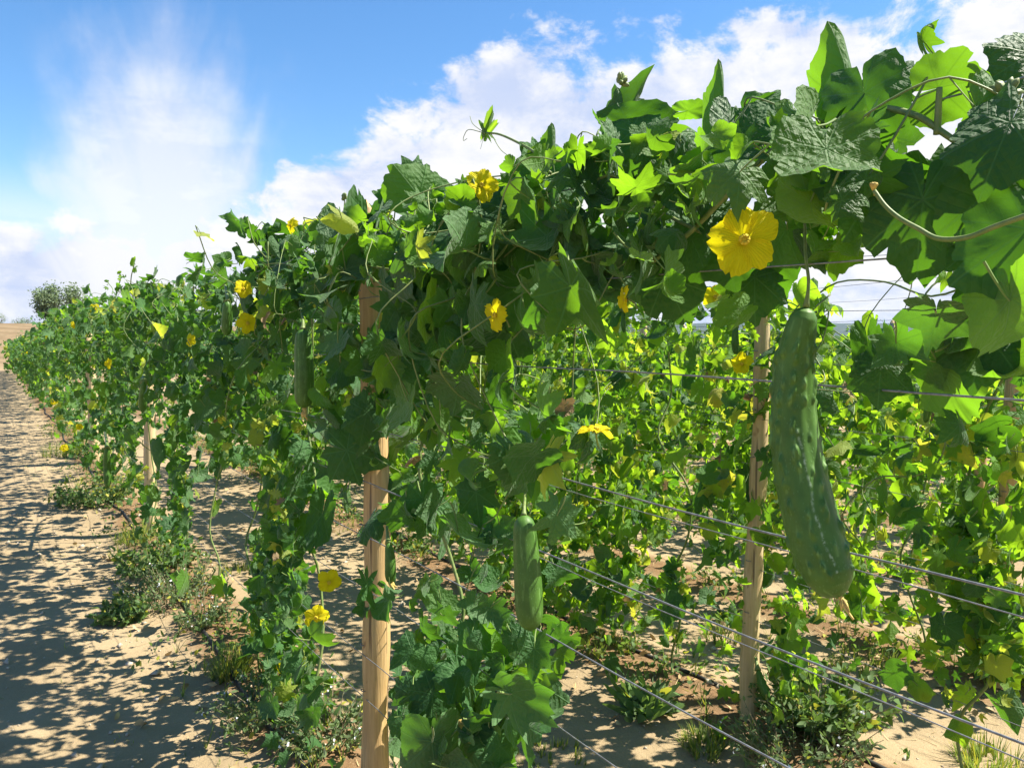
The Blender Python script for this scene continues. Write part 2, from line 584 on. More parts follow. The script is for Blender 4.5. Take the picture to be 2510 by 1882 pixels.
def ground_mat():
    m, t, out = new_mat('sandy_soil')
    co = t.node('ShaderNodeTexCoord').outputs['Object']
    soil = t.node('ShaderNodeAttribute', attribute_name='soil').outputs['Fac']
    dry = t.node('ShaderNodeAttribute', attribute_name='dry').outputs['Fac']
    n1 = t.noise(co, 1.3, 5.0)
    n2 = t.noise(co, 9.0, 6.0)
    n3 = t.noise(co, 190.0, 3.0, 0.7)
    n4 = t.noise(co, 60.0, 4.0, 0.7)
    sand = t.mix(t.sstep(n1, 0.3, 0.7), (0.265, 0.2, 0.115), (0.34, 0.26, 0.155))
    sand = t.mix(t.sstep(n2, 0.5, 0.75, 0, 0.5), sand, (0.36, 0.275, 0.165))
    earth = t.mix(t.sstep(n2, 0.35, 0.65), (0.13, 0.075, 0.036), (0.22, 0.135, 0.068))
    sm = t.sstep(t.m('ADD', soil, t.m('MULTIPLY', t.m('SUBTRACT', n2, 0.5), 1.1)), 0.35, 0.75)
    c = t.mix(sm, sand, earth)
    c = t.mix(t.sstep(n3, 0.56, 0.7, 0, 0.55), c, (0.4, 0.32, 0.21))
    c = t.mix(t.sstep(n3, 0.44, 0.3, 0, 0.6), c, (0.17, 0.115, 0.065))
    straw = t.mix(t.sstep(t.noise(co, 0.35, 6.0), 0.35, 0.65), (0.16, 0.112, 0.06), (0.24, 0.175, 0.1))
    straw = t.mix(t.sstep(t.noise(t.vmul(co, (1, 0.3, 1)), 2.5, 6.0), 0.5, 0.68, 0, 0.6), straw, (0.15, 0.12, 0.065))
    c = t.mix(dry, c, straw)
    h = t.m('ADD', t.m('MULTIPLY', n3, 0.25), t.m('ADD', t.m('MULTIPLY', n4, 0.5), n2))
    p = principled(t, c, 0.92, 0.15, t.bump(h, 0.6, 0.02))
    t.l.new(p.outputs[0], out.inputs['Surface'])
    return m


M_GROUND = ground_mat()

# ------------------------------------------------------------------ ground, hills
ROWS = [0.94, 2.42, 3.55, 4.85, 6.1, 7.4, 8.7, 10.0, 11.3]
ROW_END = 46.0


def sm(a, b, x):
    t = np.clip((x - a) / (b - a), 0, 1)
    return t * t * (3 - 2 * t)


_ph = nr.uniform(0, 6.28, (14, 2))
_fr = np.array([(0.9, 0.4), (0.5, 1.3), (2.1, 0.8), (1.2, 2.6), (3.7, 1.9), (2.4, 4.6), (6.1, 3.3), (4.2, 7.7), (9.5, 6.1), (7.3, 11.2), (15, 9), (11, 17), (23, 14), (18, 26)])


def lumps(x, y):
    z = 0
    for (fx, fy), (p, q) in zip(_fr, _ph):
        z = z + np.sin(x * fx + p + 0.7 * np.sin(y * fy * 0.6 + q)) * np.sin(y * fy + q + 0.6 * np.sin(x * fx * 0.7)) / (1.2 + 0.55 * (fx + fy))
    return z


def gz(x, y):
    x = np.asarray(x, dtype=float)
    y = np.asarray(y, dtype=float)
    near = np.exp(-(np.maximum(np.hypot(x, y) - 25, 0) / 20) ** 2)
    z = (0.02 * lumps(x, y) + 0.006 * lumps(x * 4.3 + 5, y * 4.1)) * near
    for r in ROWS:
        z = z + 0.035 * np.exp(-((x - r) / 0.2) ** 2) * near
    rise = sm(48, 100, y) * (1 - sm(25, 75, x - 0.25 * y))
    return z + 3.0 * rise - 0.9 * sm(40, 160, x) + 0.25 * lumps(x * 0.03, y * 0.03) * (1 - near)


def axis(lo, hi, step, far_lo, far_hi, grow=1.22):
    a = list(np.arange(lo, hi + 1e-6, step))
    s = step
    while a[-1] < far_hi:
        s *= grow
        a.append(min(a[-1] + s, far_hi))
    s = step
    b = []
    cur = lo
    while cur > far_lo:
        s *= grow
        cur = max(cur - s, far_lo)
        b.append(cur)
    return np.array(b[::-1] + a)


gx = axis(-1.6, 7.0, 0.04, -4000, 4000)
gy = axis(0.3, 10.5, 0.04, -4000, 4000)
GX, GY = np.meshgrid(gx, gy, indexing='ij')
GZ = gz(GX, GY)
V = np.stack([GX, GY, GZ], -1).reshape(-1, 3)
nx, ny = GX.shape
I = np.arange(nx * ny).reshape(nx, ny)
Q = np.stack([I[:-1, :-1], I[1:, :-1], I[1:, 1:], I[:-1, 1:]], -1).reshape(-1, 4)
soil = np.zeros(len(V))
for r in ROWS:
    soil = np.maximum(soil, np.exp(-((V[:, 0] - r) / 0.27) ** 2))
inside = (1 - sm(12.2, 14.5, V[:, 0])) * sm(-6, -4, V[:, 0]) * (1 - sm(47, 52, V[:, 1])) * sm(-12, -9, V[:, 1])
soil *= inside * 0.8
gm = mesh_np('ground', V, Q, mat=M_GROUND, extra={'soil': soil, 'dry': 1 - inside})
tag(ob('ground', gm), kind='structure')

_ix0, _iy0 = int(np.argmin(np.abs(gx + 1.6))), int(np.argmin(np.abs(gy - 0.3)))


def gh(x, y):                         # ground height under one point, read off the ground mesh
    if -1.55 < x < 6.95 and 0.35 < y < 10.4:
        u, v = (x + 1.6) / 0.04, (y - 0.3) / 0.04
        i, j = int(u), int(v)
        u -= i
        v -= j
        i += _ix0
        j += _iy0
        return (GZ[i, j] * (1 - u) + GZ[i + 1, j] * u) * (1 - v) + (GZ[i, j + 1] * (1 - u) + GZ[i + 1, j + 1] * u) * v
    return float(gz(x, y))


# distant wooded ridge
hx, hs = [], []
azs = np.radians(np.linspace(-75, 100, 260))
for ri, (dist, hh) in enumerate([(1900, -3), (2300, 26), (2600, 48), (2750, 60), (3100, 20), (3600, -5)]):
    for a in azs:
        d = FWD0 * math.cos(a) + RIGHT * math.sin(a)
        w = 0.78 + 0.14 * math.sin(a * 5 + 1.1) + 0.07 * math.sin(a * 13 + ri) + 0.02 * math.sin(a * 61 + ri * 2) + rnd.uniform(-.012, .012)
        w *= 0.35 + 0.65 * float(sm(-0.35, 0.2, a))
        hx.append((d[0] * dist, d[1] * dist, hh * w if hh > 0 else hh))
na = len(azs)
hq = [(r * na + i, r * na + i + 1, (r + 1) * na + i + 1, (r + 1) * na + i) for r in range(5) for i in range(na - 1)]
tag(ob('hills', mesh_np('hills', hx, hq, mat=M_HILL)), kind='structure')

# ------------------------------------------------------------------ leaf shapes
LEAF_KEYS = [(0, 1.0), (27, 0.63), (55, 0.9), (83, 0.6), (110, 0.74), (134, 0.56), (153, 0.62), (170, 0.46), (180, 0.08)]


def leaf_shape(seed, sub, rings, depth=1.0, kx=0.0, ky=0.0, fold=0.0, wave=0.08, serr=0.035, petiole=True, cup=0.0):
    g = random.Random(seed)
    def half():
        out = []
        for i, (a, r) in enumerate(LEAF_KEYS):
            isl = i % 2 == 0
            if not isl and i < 7:
                r = 1 - (1 - r) * depth * g.uniform(0.75, 1.25)
                r = min(r, 0.86)
            elif 0 < i < 7:
                r *= g.uniform(0.88, 1.1)
            out.append((a + (g.uniform(-5, 5) if 0 < i < 8 else 0), r))
        return out
    lh, rh = half(), half()
    def rad(th):
        a = abs(th)
        keys = rh if th >= 0 else lh
        for i in range(len(keys) - 1):
            if a <= keys[i + 1][0] + 1e-6:
                t = min(1.0, max(0.0, (a - keys[i][0]) / (keys[i + 1][0] - keys[i][0])))
                r0, r1 = keys[i][1], keys[i + 1][1]
                if i % 2 == 0:
                    return r1 + (r0 - r1) * (1 - t) ** 1.5 if i < 8 else r0 + (r1 - r0) * t
                return r0 + (r1 - r0) * t ** 1.5
        return keys[-1][1]
    def sample(keys):
        a = [k_[0] for k_ in keys]
        o = []
        for i in range(len(a) - 1):
            o += [a[i] + (a[i + 1] - a[i]) * q / sub for q in range(sub)]
        return o + [178.0]
    ths = [math.radians(-a) for a in sample(lh)[::-1]] + [math.radians(a) for a in sample(rh)[1:]]
    seg = len(ths)
    P1, P2, P3 = g.uniform(0, 6.3), g.uniform(0, 6.3), g.uniform(0, 6.3)
    v, uv = [(0, 0, 0)], [(0, 0)]
    edge = []
    for k, th in enumerate(ths):
        r = rad(math.degrees(th))
        if sub > 3:
            r *= 1 + serr * (1 if k % 3 == 0 else -.5) * (0.2 + 1.2 * g.random())
            if g.random() < 0.07:
                r *= g.uniform(0.8, 0.93)
        edge.append(r)
    for j in range(1, rings + 1):
        f = (j / rings) ** 0.85
        for k, th in enumerate(ths):
            r = edge[k] * f
            x, y = r * math.sin(th), r * math.cos(th)
            v.append((x, y, 0))
            uv.append((x, y))
    v = np.array(v, dtype=float)
    x, y = v[:, 0].copy(), v[:, 1].copy()
    rr = np.hypot(x, y)
    tt = np.arctan2(x, y)
    z = wave * rr ** 1.6 * (np.sin(3 * tt + P1) + 0.6 * np.sin(7 * tt + P2) * rr + 0.35 * np.sin(13 * tt + P3) * rr ** 2)
    z += fold * np.abs(x) - cup * rr ** 2
    # fine quilting between the veins
    z += 0.012 * np.sin(15 * x + P1) * np.sin(15 * y + P2) * np.minimum(rr * 3, 1)
    if abs(kx) > 1e-3:
        x2 = np.sin(kx * x) / kx
        z = z * np.cos(kx * x) + (1 - np.cos(kx * x)) / kx
        x = x2 - 0 * x
    if abs(ky) > 1e-3:
        yy = y
        kk = ky * (1 + 0.4 * np.maximum(yy, 0))
        y = np.sin(kk * yy) / kk
        z = z * np.cos(kk * yy) + (1 - np.cos(kk * yy)) / kk
    v = np.stack([x, y, z], 1)
    tris = []
    for k in range(seg - 1):
        tris.append((0, 1 + k + 1, 1 + k))
    for j in range(rings - 1):
        a0, b0 = 1 + j * seg, 1 + (j + 1) * seg
        for k in range(seg - 1):
            tris += [(a0 + k, a0 + k + 1, b0 + k + 1), (a0 + k, b0 + k + 1, b0 + k)]
    uv = np.array(uv)
    if petiole:
        G = Geo()
        pp = smooth_path([(0, 0.02, -0.004), (0, -0.1, -0.12), (0.03, -0.3, -0.3), (0.02, -0.5, -0.42)], 2 if seg > 30 else 1)
        G.tube(pp, np.linspace(0.016, 0.022, len(pp)), 5 if seg > 30 else 3, cap=False)
        pv, pt = np.vstack(G.v), np.vstack(G.t)
        tris = np.vstack([np.array(tris), pt + len(v)])
        v = np.vstack([v, pv])
        uv = np.vstack([uv, np.full((len(pv), 2), 9.0)])
    return v, np.array(tris), uv


PET_END = np.array([0.02, -0.5, -0.42])
# kx > 0 rolls the sides up, ky < 0 makes the tip hang back
SPEC = [(0.7, -0.5, -0.4, 0.0, 0.08), (1.0, 0.5, -0.7, 0.0, 0.09), (0.55, -0.3, -0.6, 0.1, 0.07), (1.1, -0.7, -0.2, 0.0, 0.1),
        (0.8, 1.6, -0.5, 0.25, 0.07), (1.0, 1.3, -0.9, 0.3, 0.08), (0.6, 2.1, 0.3, 0.2, 0.06), (1.2, 1.0, 0.9, 0.35, 0.09),
        (0.9, -1.5, -1.2, -0.15, 0.1), (1.2, -1.1, -1.5, -0.2, 0.12), (0.7, -1.9, -0.4, 0.0, 0.1), (1.0, 0.4, -1.9, 0.0, 0.12),
        (1.35, -0.8, -0.9, 0.0, 0.14), (1.3, 0.9, 1.2, 0.1, 0.15), (0.5, 0.2, 0.5, 0.0, 0.1), (1.4, 0.2, -0.3, 0.15, 0.12)]
_g = random.Random(77)
SPEC += [(_g.uniform(.6, 1.4), _g.uniform(-2, 2), _g.uniform(-1.8, 1), _g.uniform(-.15, .3), _g.uniform(.08, .16)) for _ in range(12)]
HI_GEO = [leaf_shape(100 + i, 5, 7, d * 1.12, kx * 1.2, ky * 1.15, fo, wv * 1.3, serr=0.025) for i, (d, kx, ky, fo, wv) in enumerate(SPEC)]
LO_GEO = [leaf_shape(300 + i, 2, 2, d * 1.2, kx * 1.3, ky * 1.2, fo, wv * 1.4, serr=0.03) for i, (d, kx, ky, fo, wv) in enumerate(SPEC)]
FAR_GEO = [leaf_shape(500 + i, 1, 1, d * 1.2, kx, ky, fo, wv, petiole=False) for i, (d, kx, ky, fo, wv) in enumerate(SPEC)]
NV = len(SPEC)
_leaf_cache = {}


def leaf_mesh(kind, i, mat):
    key = (kind, i, mat.name)
    if key not in _leaf_cache:
        v, t, u = (HI_GEO if kind == 'hi' else LO_GEO)[i]
        _leaf_cache[key] = mesh_np('leaf_%s_%d' % (kind, i), v, t, u, mat=mat)
    return _leaf_cache[key]


class LeafSpot:
    __slots__ = ('p', 'R', 's', 'i', 'mat', 'size')

    def __init__(s, p, R, sc3, i, mat):
        s.p, s.R, s.s, s.i, s.mat = np.asarray(p, float), R, np.asarray(sc3, float), i, mat
        s.size = float(sc3[1])

    def end(s):
        return s.p + s.R @ (PET_END * s.s)


def leaf_object(spot, parent, origin, kind):
    o = ob('leaf', leaf_mesh(kind, spot.i, spot.mat), parent)
    M = np.eye(4)
    M[:3, :3] = spot.R * spot.s[None, :]
    M[:3, 3] = spot.p - origin
    o.matrix_basis = Matrix(M.tolist())
    return o


def leaf_mass(name, spots, mat, origin, parent, far=False):
    vs, ts, us, ws, n = [], [], [], [], 0
    for sp in spots:
        v, t, u = (FAR_GEO if far else LO_GEO)[sp.i]
        vs.append((v * sp.s) @ sp.R.T + sp.p - origin)
        ts.append(t + n)
        us.append(u)
        ws.append(np.full(len(v), rnd.random()))
        n += len(v)
    if not vs:
        return None
    o = ob(name, mesh_np(name, np.vstack(vs), np.vstack(ts), np.vstack(us), np.concatenate(ws), mat), parent)
    o['kind'] = 'stuff'
    return o


def rand_leaf(p, size, mat, side=-1, up=0.35, spread=0.65, droop=0.9):
    n = unit(np.array([side * 0.8, 0, up]) + nr.normal(0, spread, 3))
    y = np.array([side * 0.25, 0, -droop]) + nr.normal(0, 0.45, 3)
    R = frame(unit(y), n)
    k = size * min(1.8, max(0.5, math.exp(nr.normal(0.0, 0.3))))
    if mat is M_DEAD:
        k *= 0.6
    return LeafSpot(p, R, (k * nr.uniform(0.8, 1.1), k, k), int(nr.integers(NV)), mat)


# ------------------------------------------------------------------ posts
def post(name, x, y, h, r0, r1, mat, label, lean=(0, 0), staples=()):
    z0 = float(gh(x, y))
    t = empty(name, (x, y, z0), label, 'post', 'wooden trellis posts')
    G = Geo()
    n = 26
    ph = rnd.uniform(0, 6)
    path, rad = [], []
    for i in range(n):
        f = i / (n - 1)
        path.append((lean[0] * f + 0.006 * math.sin(f * 7 + ph), lean[1] * f + 0.006 * math.sin(f * 5 + ph * 2), -0.12 + (h + 0.12) * f))
        rad.append(r0 + (r1 - r0) * f + 0.0022 * math.sin(f * 31 + ph) + rnd.uniform(-0.001, 0.001))
    path.append((lean[0], lean[1], h + 0.004))
    rad.append(r1 * 0.86)
    G.tube(path, rad, 18)
    shaft = ob('post_shaft', G.mesh('post_shaft', mat), t)
    for z in staples:
        f = (z + 0.12) / (h + 0.12)
        rr = r0 + (r1 - r0) * f
        S = Geo()
        a = [(-rr + 0.004, 0.009, 0), (-rr - 0.006, 0.009, 0.002), (-rr - 0.009, 0, 0.002), (-rr - 0.006, -0.009, 0.002), (-rr + 0.004, -0.009, 0)]
        S.tube(np.array(a) + np.array([lean[0] * f, lean[1] * f, z]), 0.0017, 5)
        ob('staple', S.mesh('staple', M_WIRE), shaft)
    return t


WIRES1 = [1.80, 1.62, 1.455, 1.235, 1.07, 0.90, 0.727, 0.52, 0.374]
post('wooden_post', 0.985, s_of(914, 0.985), 1.87, 0.043, 0.039, M_WOOD, 'thick orange-brown stripped post in the front row, cut by the bottom edge', (0, 0.0), WIRES1)
post('wooden_post', 0.98, s_of(362, 0.98), 1.86, 0.046, 0.04, M_WOOD2, 'pale post half hidden by leaves in the front row, beside the sandy path', (0.0, 0.05), WIRES1)
for k, (y, lb) in enumerate([(10.6, 'front-row post mostly buried in leaves, third along the path'),
                             (19.9, 'short pale post top poking above the far vines, below the olive tree'),
                             (33.0, 'weathered post top at the far end of the front row'),
                             (46.3, 'end post standing past the last vine beside the dry field')]):
    post('wooden_post', 0.98, y, (1.7, 1.72, 1.6, 1.6)[k], 0.06, 0.05, M_WOOD2, lb, (rnd.uniform(-.05, .05), rnd.uniform(-.05, .05)))
W2 = [1.78, 1.6, 1.42, 1.2, 1.02, 0.82, 0.62, 0.42]
post('wooden_post', 2.43, 2.04, 1.86, 0.036, 0.028, M_WOOD2, 'yellowish peeled pole in the second row, just left of the big luffa', (-0.004, -0.028), W2)
post('wooden_post', 3.5, 1.63, 1.9, 0.033, 0.028, M_WOOD, 'reddish-brown post wrapped in vine near the right edge', (0.02, 0.0), W2)
for x, p, h, lb in [(545, 2.46, 1.5, 'thin pole seen through leaves between the two path-side posts'),
                    (1255, 3.55, 1.75, 'slim pale pole seen between leaves, above the middle hanging luffa'),
                    (1562, 4.85, 1.7, 'thin leaning pole among bright leaves, right of the picture centre'),
                    (1672, 6.1, 1.6, 'short pale pole deep in the rows, left of the yellowish peeled pole'),
                    (2172, 6.1, 1.6, 'dark-footed thin pole standing on sand behind the big luffa'),
                    (1890, 7.4, 1.7, 'far pole mostly hidden behind the big luffa'),
                    (2395, 4.85, 1.8, 'thin red-brown pole at far right with its top against the sky')]:
    y = s_of(x, p)
    post('wooden_post', p + 0.03, y, h, 0.035, 0.028, M_WOOD2 if x != 2395 else M_WOOD, lb, (rnd.uniform(-.04, .04), rnd.uniform(-.06, .06)))

# ------------------------------------------------------------------ wires
ORD = ['topmost', 'second', 'third', 'fourth', 'fifth', 'sixth', 'seventh', 'eighth', 'lowest']
ROWN = ['front', 'second', 'third', 'fourth', 'fifth']


def wire(x, z, rad, y0, y1, supports, sag, label, grp):
    G = Geo()
    ys = np.concatenate([np.arange(y0, min(y1, 8), 0.14), np.arange(8, y1, 0.7)]) if y1 > 8 else np.arange(y0, y1, 0.14)
    ph = rnd.uniform(0, 6)
    P = []
    for y in ys:
        f = ((y - supports[0]) / supports[1]) % 1.0
        P.append((x + 0.006 * math.sin(y * 1.7 + ph), y, z - sag * 4 * f * (1 - f) + 0.003 * math.sin(y * 5 + ph)))
    G.tube(P, rad, 6)
    o = ob('trellis_wire', G.mesh('trellis_wire', M_WIRE))
    tag(o, label, 'wire', grp)


for k, z in enumerate(WIRES1):
    wire(0.94, z, 0.0016 if k in (2, 3, 4, 5) else 0.0013, -0.6, ROW_END, (2.18, 4.28), 0.02, '%s galvanised wire of the front trellis row' % ORD[k], 'front row wires')
for k in (2, 3):
    wire(0.965, WIRES1[k + 1] - 0.02, 0.0009, -0.6, 12, (2.18, 4.28), 0.03, 'thin slack wire just under the %s thick wire of the front row' % ORD[k + 1], 'front row wires')
for ri, p in ((1, 2.42), (2, 3.55), (3, 4.85)):
    for k, z in enumerate(W2 if ri < 3 else W2[::2]):
        wire(p, z, 0.0012, 0.2, 14, (2.0 if ri == 1 else 1.63, 4.3), 0.03, '%s wire of the %s trellis row' % (ORD[k], ROWN[ri]), '%s row wires' % ROWN[ri])

# ------------------------------------------------------------------ the front row of vines
MAT_PICK = [M_MATURE, M_MID, M_PALE, M_YOUNG, M_DEAD, M_FRESH]


def pick_mat(wy, wp):
    r = nr.random()
    if r < wp:
        return M_PALE if r < wp * 0.88 else M_DEAD
    if r < wp + wy * 0.75:
        return M_YOUNG if wy > 0.55 or nr.random() < 0.3 else M_MID
    return M_MID if r < wp + wy else M_MATURE


spots1 = []
# openings seen in the photo: nothing of the loose fill grows there (x0, y0, x1, y1, chance to drop)
CLEAR = [(868, 745, 956, 872, 1), (868, 1165, 960, 1262, .95), (868, 1330, 962, 1468, .75), (868, 1530, 966, 1900, 1), (1740, 490, 1930, 690, .95),
         (1870, 700, 2110, 1560, 1), (1230, 1240, 1350, 1560, .92), (705, 790, 790, 1020, .85), (1590, 345, 1680, 405, .9), (1850, 400, 1960, 470, .7),
         (2180, 250, 2290, 380, .95), (2290, 480, 2420, 540, .9), (2130, 520, 2180, 660, .9), (1490, 800, 1900, 1900, .96), (2080, 940, 2520, 1900, .93),
         (750, 1270, 870, 1400, .6), (1330, 470, 1365, 520, .8), (1320, 590, 1380, 690, .75), (2240, 60, 2520, 220, .8), (1590, 180, 1750, 250, 1),
         (2075, 620, 2400, 800, 1), (1160, 400, 1225, 510, .95), (1180, 730, 1265, 815, .95), (770, 1390, 840, 1550, .95), (740, 1470, 820, 1550, .95),
         (335, 1005, 390, 1165, .75), (335, 1235, 390, 1320, .6), (540, 730, 575, 825, .85), (470, 1170, 615, 1420, .9), (395, 1150, 418, 1290, .8),
         (570, 680, 640, 820, .6), (1425, 1025, 1505, 1085, 1), (1515, 690, 1560, 780, .95), (1730, 700, 1780, 755, .95), (1795, 865, 1850, 920, .9), (1440, 560, 1470, 640, .7), (1640, 640, 1700, 700, .5), (780, 1400, 870, 1882, .7), (930, 1300, 990, 1440, .7)]


def blocked(P):
    d = P - CAM
    z = d @ FWD
    x, y = CX + FPX * (d @ RIGHT) / z, CY - FPX * (d @ UP) / z
    for x0, y0, x1, y1, c in CLEAR:
        if x0 < x < x1 and y0 < y < y1 and nr.random() < c:
            return True
    return False


# hand-set leaves: base px, tip px, width, face (1 upper side to the viewer, -1 under side), turn, offset from the row plane, shape, material
HERO = [
    (2088, 252, 2045, 28, .62, -1, .5, .02, 6, 1), (2150, 228, 2240, 120, .9, 1, -.5, .07, 0, 0), (2140, 226, 2296, 214, .5, 1, .6, .03, 4, 0),
    (2118, 228, 2140, 392, .8, 1, .15, -.03, 2, 0), (2300, 216, 2440, 180, 1.0, -1, .3, .0, 2, 1), (2262, 102, 2240, 16, .6, -1, .6, .0, 9, 1),
    (2530, 130, 2425, 185, .8, 1, .3, .06, 0, 0), (2392, 262, 2462, 402, .55, -1, .4, -.03, 6, 1), (2478, 300, 2395, 470, .8, 1, .2, -.05, 0, 0),
    (2500, 420, 2450, 720, .8, 1, .1, -.02, 2, 0), (2520, 560, 2500, 800, .9, 1, .0, -.06, 0, 0), (2168, 430, 2070, 575, .95, 1, .1, -.02, 0, 0),
    (2262, 490, 2236, 712, .8, 1, .1, -.04, 2, 0), (2276, 448, 2120, 396, .6, 1, -.7, .03, 1, 0), (2308, 440, 2430, 352, .9, 1, -.3, .01, 3, 0),
    (2300, 462, 2420, 470, .5, 1, -.8, .0, 5, 0), (2450, 556, 2330, 640, .8, 1, .2, .0, 0, 0), (2446, 688, 2438, 846, .85, 1, .1, .0, 2, 0),
    (2128, 850, 2138, 960, .42, 1, .2, .02, 14, 0), (2178, 850, 2196, 930, .9, 1, -.7, .05, 1, 0), (2160, 896, 2148, 1000, .9, 1, .1, .0, 0, 0),
    (2300, 886, 2400, 930, .9, -1, .4, .03, 14, 1), (2310, 900, 2360, 1060, .6, -1, .4, .04, 14, 1), (2352, 1040, 2372, 1140, .7, 1, -.7, .04, 9, 0),
    (2420, 820, 2370, 960, .8, 1, .2, .05, 0, 0), (2470, 880, 2440, 1010, .8, -1, .3, .06, 8, 1),
    (1528, 316, 1520, 204, .55, -1, .5, .02, 6, 0), (1540, 292, 1580, 142, .5, -1, .6, .03, 4, 0), (1546, 286, 1612, 236, .7, 1, -.7, .02, 0, 0),
    (1548, 312, 1700, 290, .55, 1, .15, .0, 2, 0), (1684, 272, 1748, 264, .5, -1, .3, .0, 14, 1), (1772, 306, 1776, 128, .3, -1, .5, .0, 6, 1),
    (1846, 292, 1906, 200, 1.0, 1, -.6, .03, 0, 0), (1862, 286, 1970, 262, .6, 1, -.6, .05, 5, 0), (1788, 316, 1766, 440, .55, -1, -.8, -.02, 14, 0),
    (1826, 312, 1846, 424, .9, 1, .1, .0, 0, 0), (1548, 322, 1538, 446, .75, 1, .1, -.01, 2, 0), (1590, 415, 1560, 505, .9, -1, .3, .03, 14, 1),
    (1950, 438, 1868, 492, .9, -1, .3, .03, 2, 1), (1940, 470, 1930, 570, .8, -1, .2, .04, 0, 1), (1682, 440, 1646, 574, .42, 1, -.2, -.02, 14, 0),
    (1770, 588, 1800, 720, 1.0, 1, .1, .03, 0, 0), (1694, 586, 1648, 690, .7, 1, .2, -.02, 2, 0), (1632, 680, 1686, 812, .8, 1, .1, .0, 2, 0),
    (1640, 560, 1548, 626, .9, 1, .1, .0, 0, 0), (1930, 560, 1964, 700, .75, -1, -.2, .06, 2, 0), (1990, 590, 2030, 670, .6, -1, -.4, .05, 6, 0),
    (1850, 680, 1848, 800, .8, 1, .1, .1, 0, 0), (1880, 630, 1912, 745, .8, 1, .2, .12, 2, 0), (1826, 640, 1800, 730, .7, -1, .3, .14, 8, 1),
    (1256, 516, 1240, 650, 1.05, 1, .1, -.02, 0, 0), (1350, 420, 1436, 446, .8, 1, -.7, .0, 1, 0), (1312, 396, 1282, 486, .8, 1, -.8, -.02, 3, 0),
    (1352, 382, 1358, 296, .6, -1, .4, .0, 6, 1), (1440, 446, 1504, 540, .45, 1, -.6, -.04, 14, 0), (1486, 376, 1480, 296, .9, -1, .2, .02, 12, 1),
    (1330, 540, 1380, 650, .9, 1, .1, .0, 0, 0), (1026, 482, 1056, 392, 1.25, -1, .2, .0, 14, 1), (1010, 430, 1040, 376, 1.0, 1, .3, .06, 1, 0),
    (950, 486, 930, 424, .9, -1, .3, .0, 12, 0), (892, 580, 846, 770, .55, 1, .25, -.05, 6, 0), (830, 610, 818, 800, .25, -1, -.9, -.05, 14, 0),
    (1190, 640, 1170, 770, .8, 1, .1, .0, 0, 0), (1110, 600, 1090, 730, .9, 1, .1, -.02, 2, 0), (1030, 640, 1000, 760, .8, 1, .1, -.04, 0, 0),
    (1480, 620, 1440, 760, .85, 1, .1, .0, 2, 0), (1390, 660, 1370, 780, .85, 1, .0, .02, 0, 0), (1560, 660, 1600, 760, .6, -1, -.3, .03, 14, 0),
    (1036, 1222, 1076, 1340, .9, 1, .1, -.05, 3, 0), (1166, 1206, 1180, 1330, .85, 1, .1, -.05, 3, 0), (1300, 1136, 1298, 1250, .9, 1, .2, -.04, 3, 0),
    (850, 1104, 990, 1150, 1.1, 1, .1, -.05, 3, 0), (745, 1096, 800, 1180, .8, 1, -.7, -.06, 12, 0), (900, 1010, 870, 1130, .8, 1, .1, -.03, 0, 0),
    (1000, 960, 960, 1050, .7, 1, .2, -.02, 2, 0), (840, 890, 828, 1000, .55, 1, .3, -.06, 14, 0), (1060, 1120, 1040, 1210, .7, 1, .1, -.02, 15, 0),
    (1120, 1000, 1085, 1080, .9, -1, -.6, .0, 3, 1), (1180, 1010, 1200, 1090, .9, -1, -.6, .0, 12, 1), (1390, 1060, 1330, 1120, .8, -1, -.4, .0, 0, 1),
    (1250, 1320, 1150, 1340, .7, 1, -.4, .02, 3, 0), (790, 1260, 760, 1400, .4, 1, .3, -.06, 14, 0), (1010, 1590, 930, 1660, .9, 1, .1, -.03, 3, 0),
    (1060, 1700, 960, 1790, .9, 1, .0, -.05, 3, 0), (1120, 1640, 1130, 1780, .7, 1, -.5, -.02, 12, 0), (1170, 1560, 1160, 1700, .8, 1, .1, -.03, 3, 0),
    (1290, 1720, 1305, 1870, .42, -1, -.3, -.02, 14, 0), (1260, 1560, 1310, 1640, .8, 1, .1, -.02, 3, 0), (1080, 1480, 1120, 1560, .9, -1, -.4, .02, 0, 1),
    (1010, 1700, 1000, 1830, .9, 1, .1, -.04, 9, 0), (1210, 1800, 1120, 1860, .8, 1, .0, -.05, 3, 0), (900, 1430, 930, 1530, .6, 1, .1, -.06, 15, 0),
    (730, 1190, 700, 1290, .6, 1, -.6, -.05, 14, 0), (1120, 1790, 1080, 1890, .9, 1, .1, -.05, 0, 0), (1180, 1870, 1250, 1900, .8, 1, .1, -.03, 3, 0),
]
for bx, by, tx, ty, w, face, turn, off, shape, mi in HERO:
    B = on_row(bx, by, 0.94 + off)
    dr = ray(tx, ty)
    T = CAM + dr * (((B - CAM) @ FWD) / (dr @ FWD))
    T = T + unit(CAM - B) * 0.02
    y = T - B
    L = np.linalg.norm(y)
    v = unit(CAM - B)
    yh = unit(y)
    vp = unit(v - yh * (v @ yh))
    n = math.cos(turn) * vp + math.sin(turn) * cross3(yh, vp)
    if face < 0:
        n = -n
    L *= 0.98 if (by < 850 or bx > 1500) else 0.76
    sp = LeafSpot(B, frame(yh, n), (L * w, L, L * 0.9), shape, MAT_PICK[mi])
    sp.size *= 3
    spots1.append(sp)

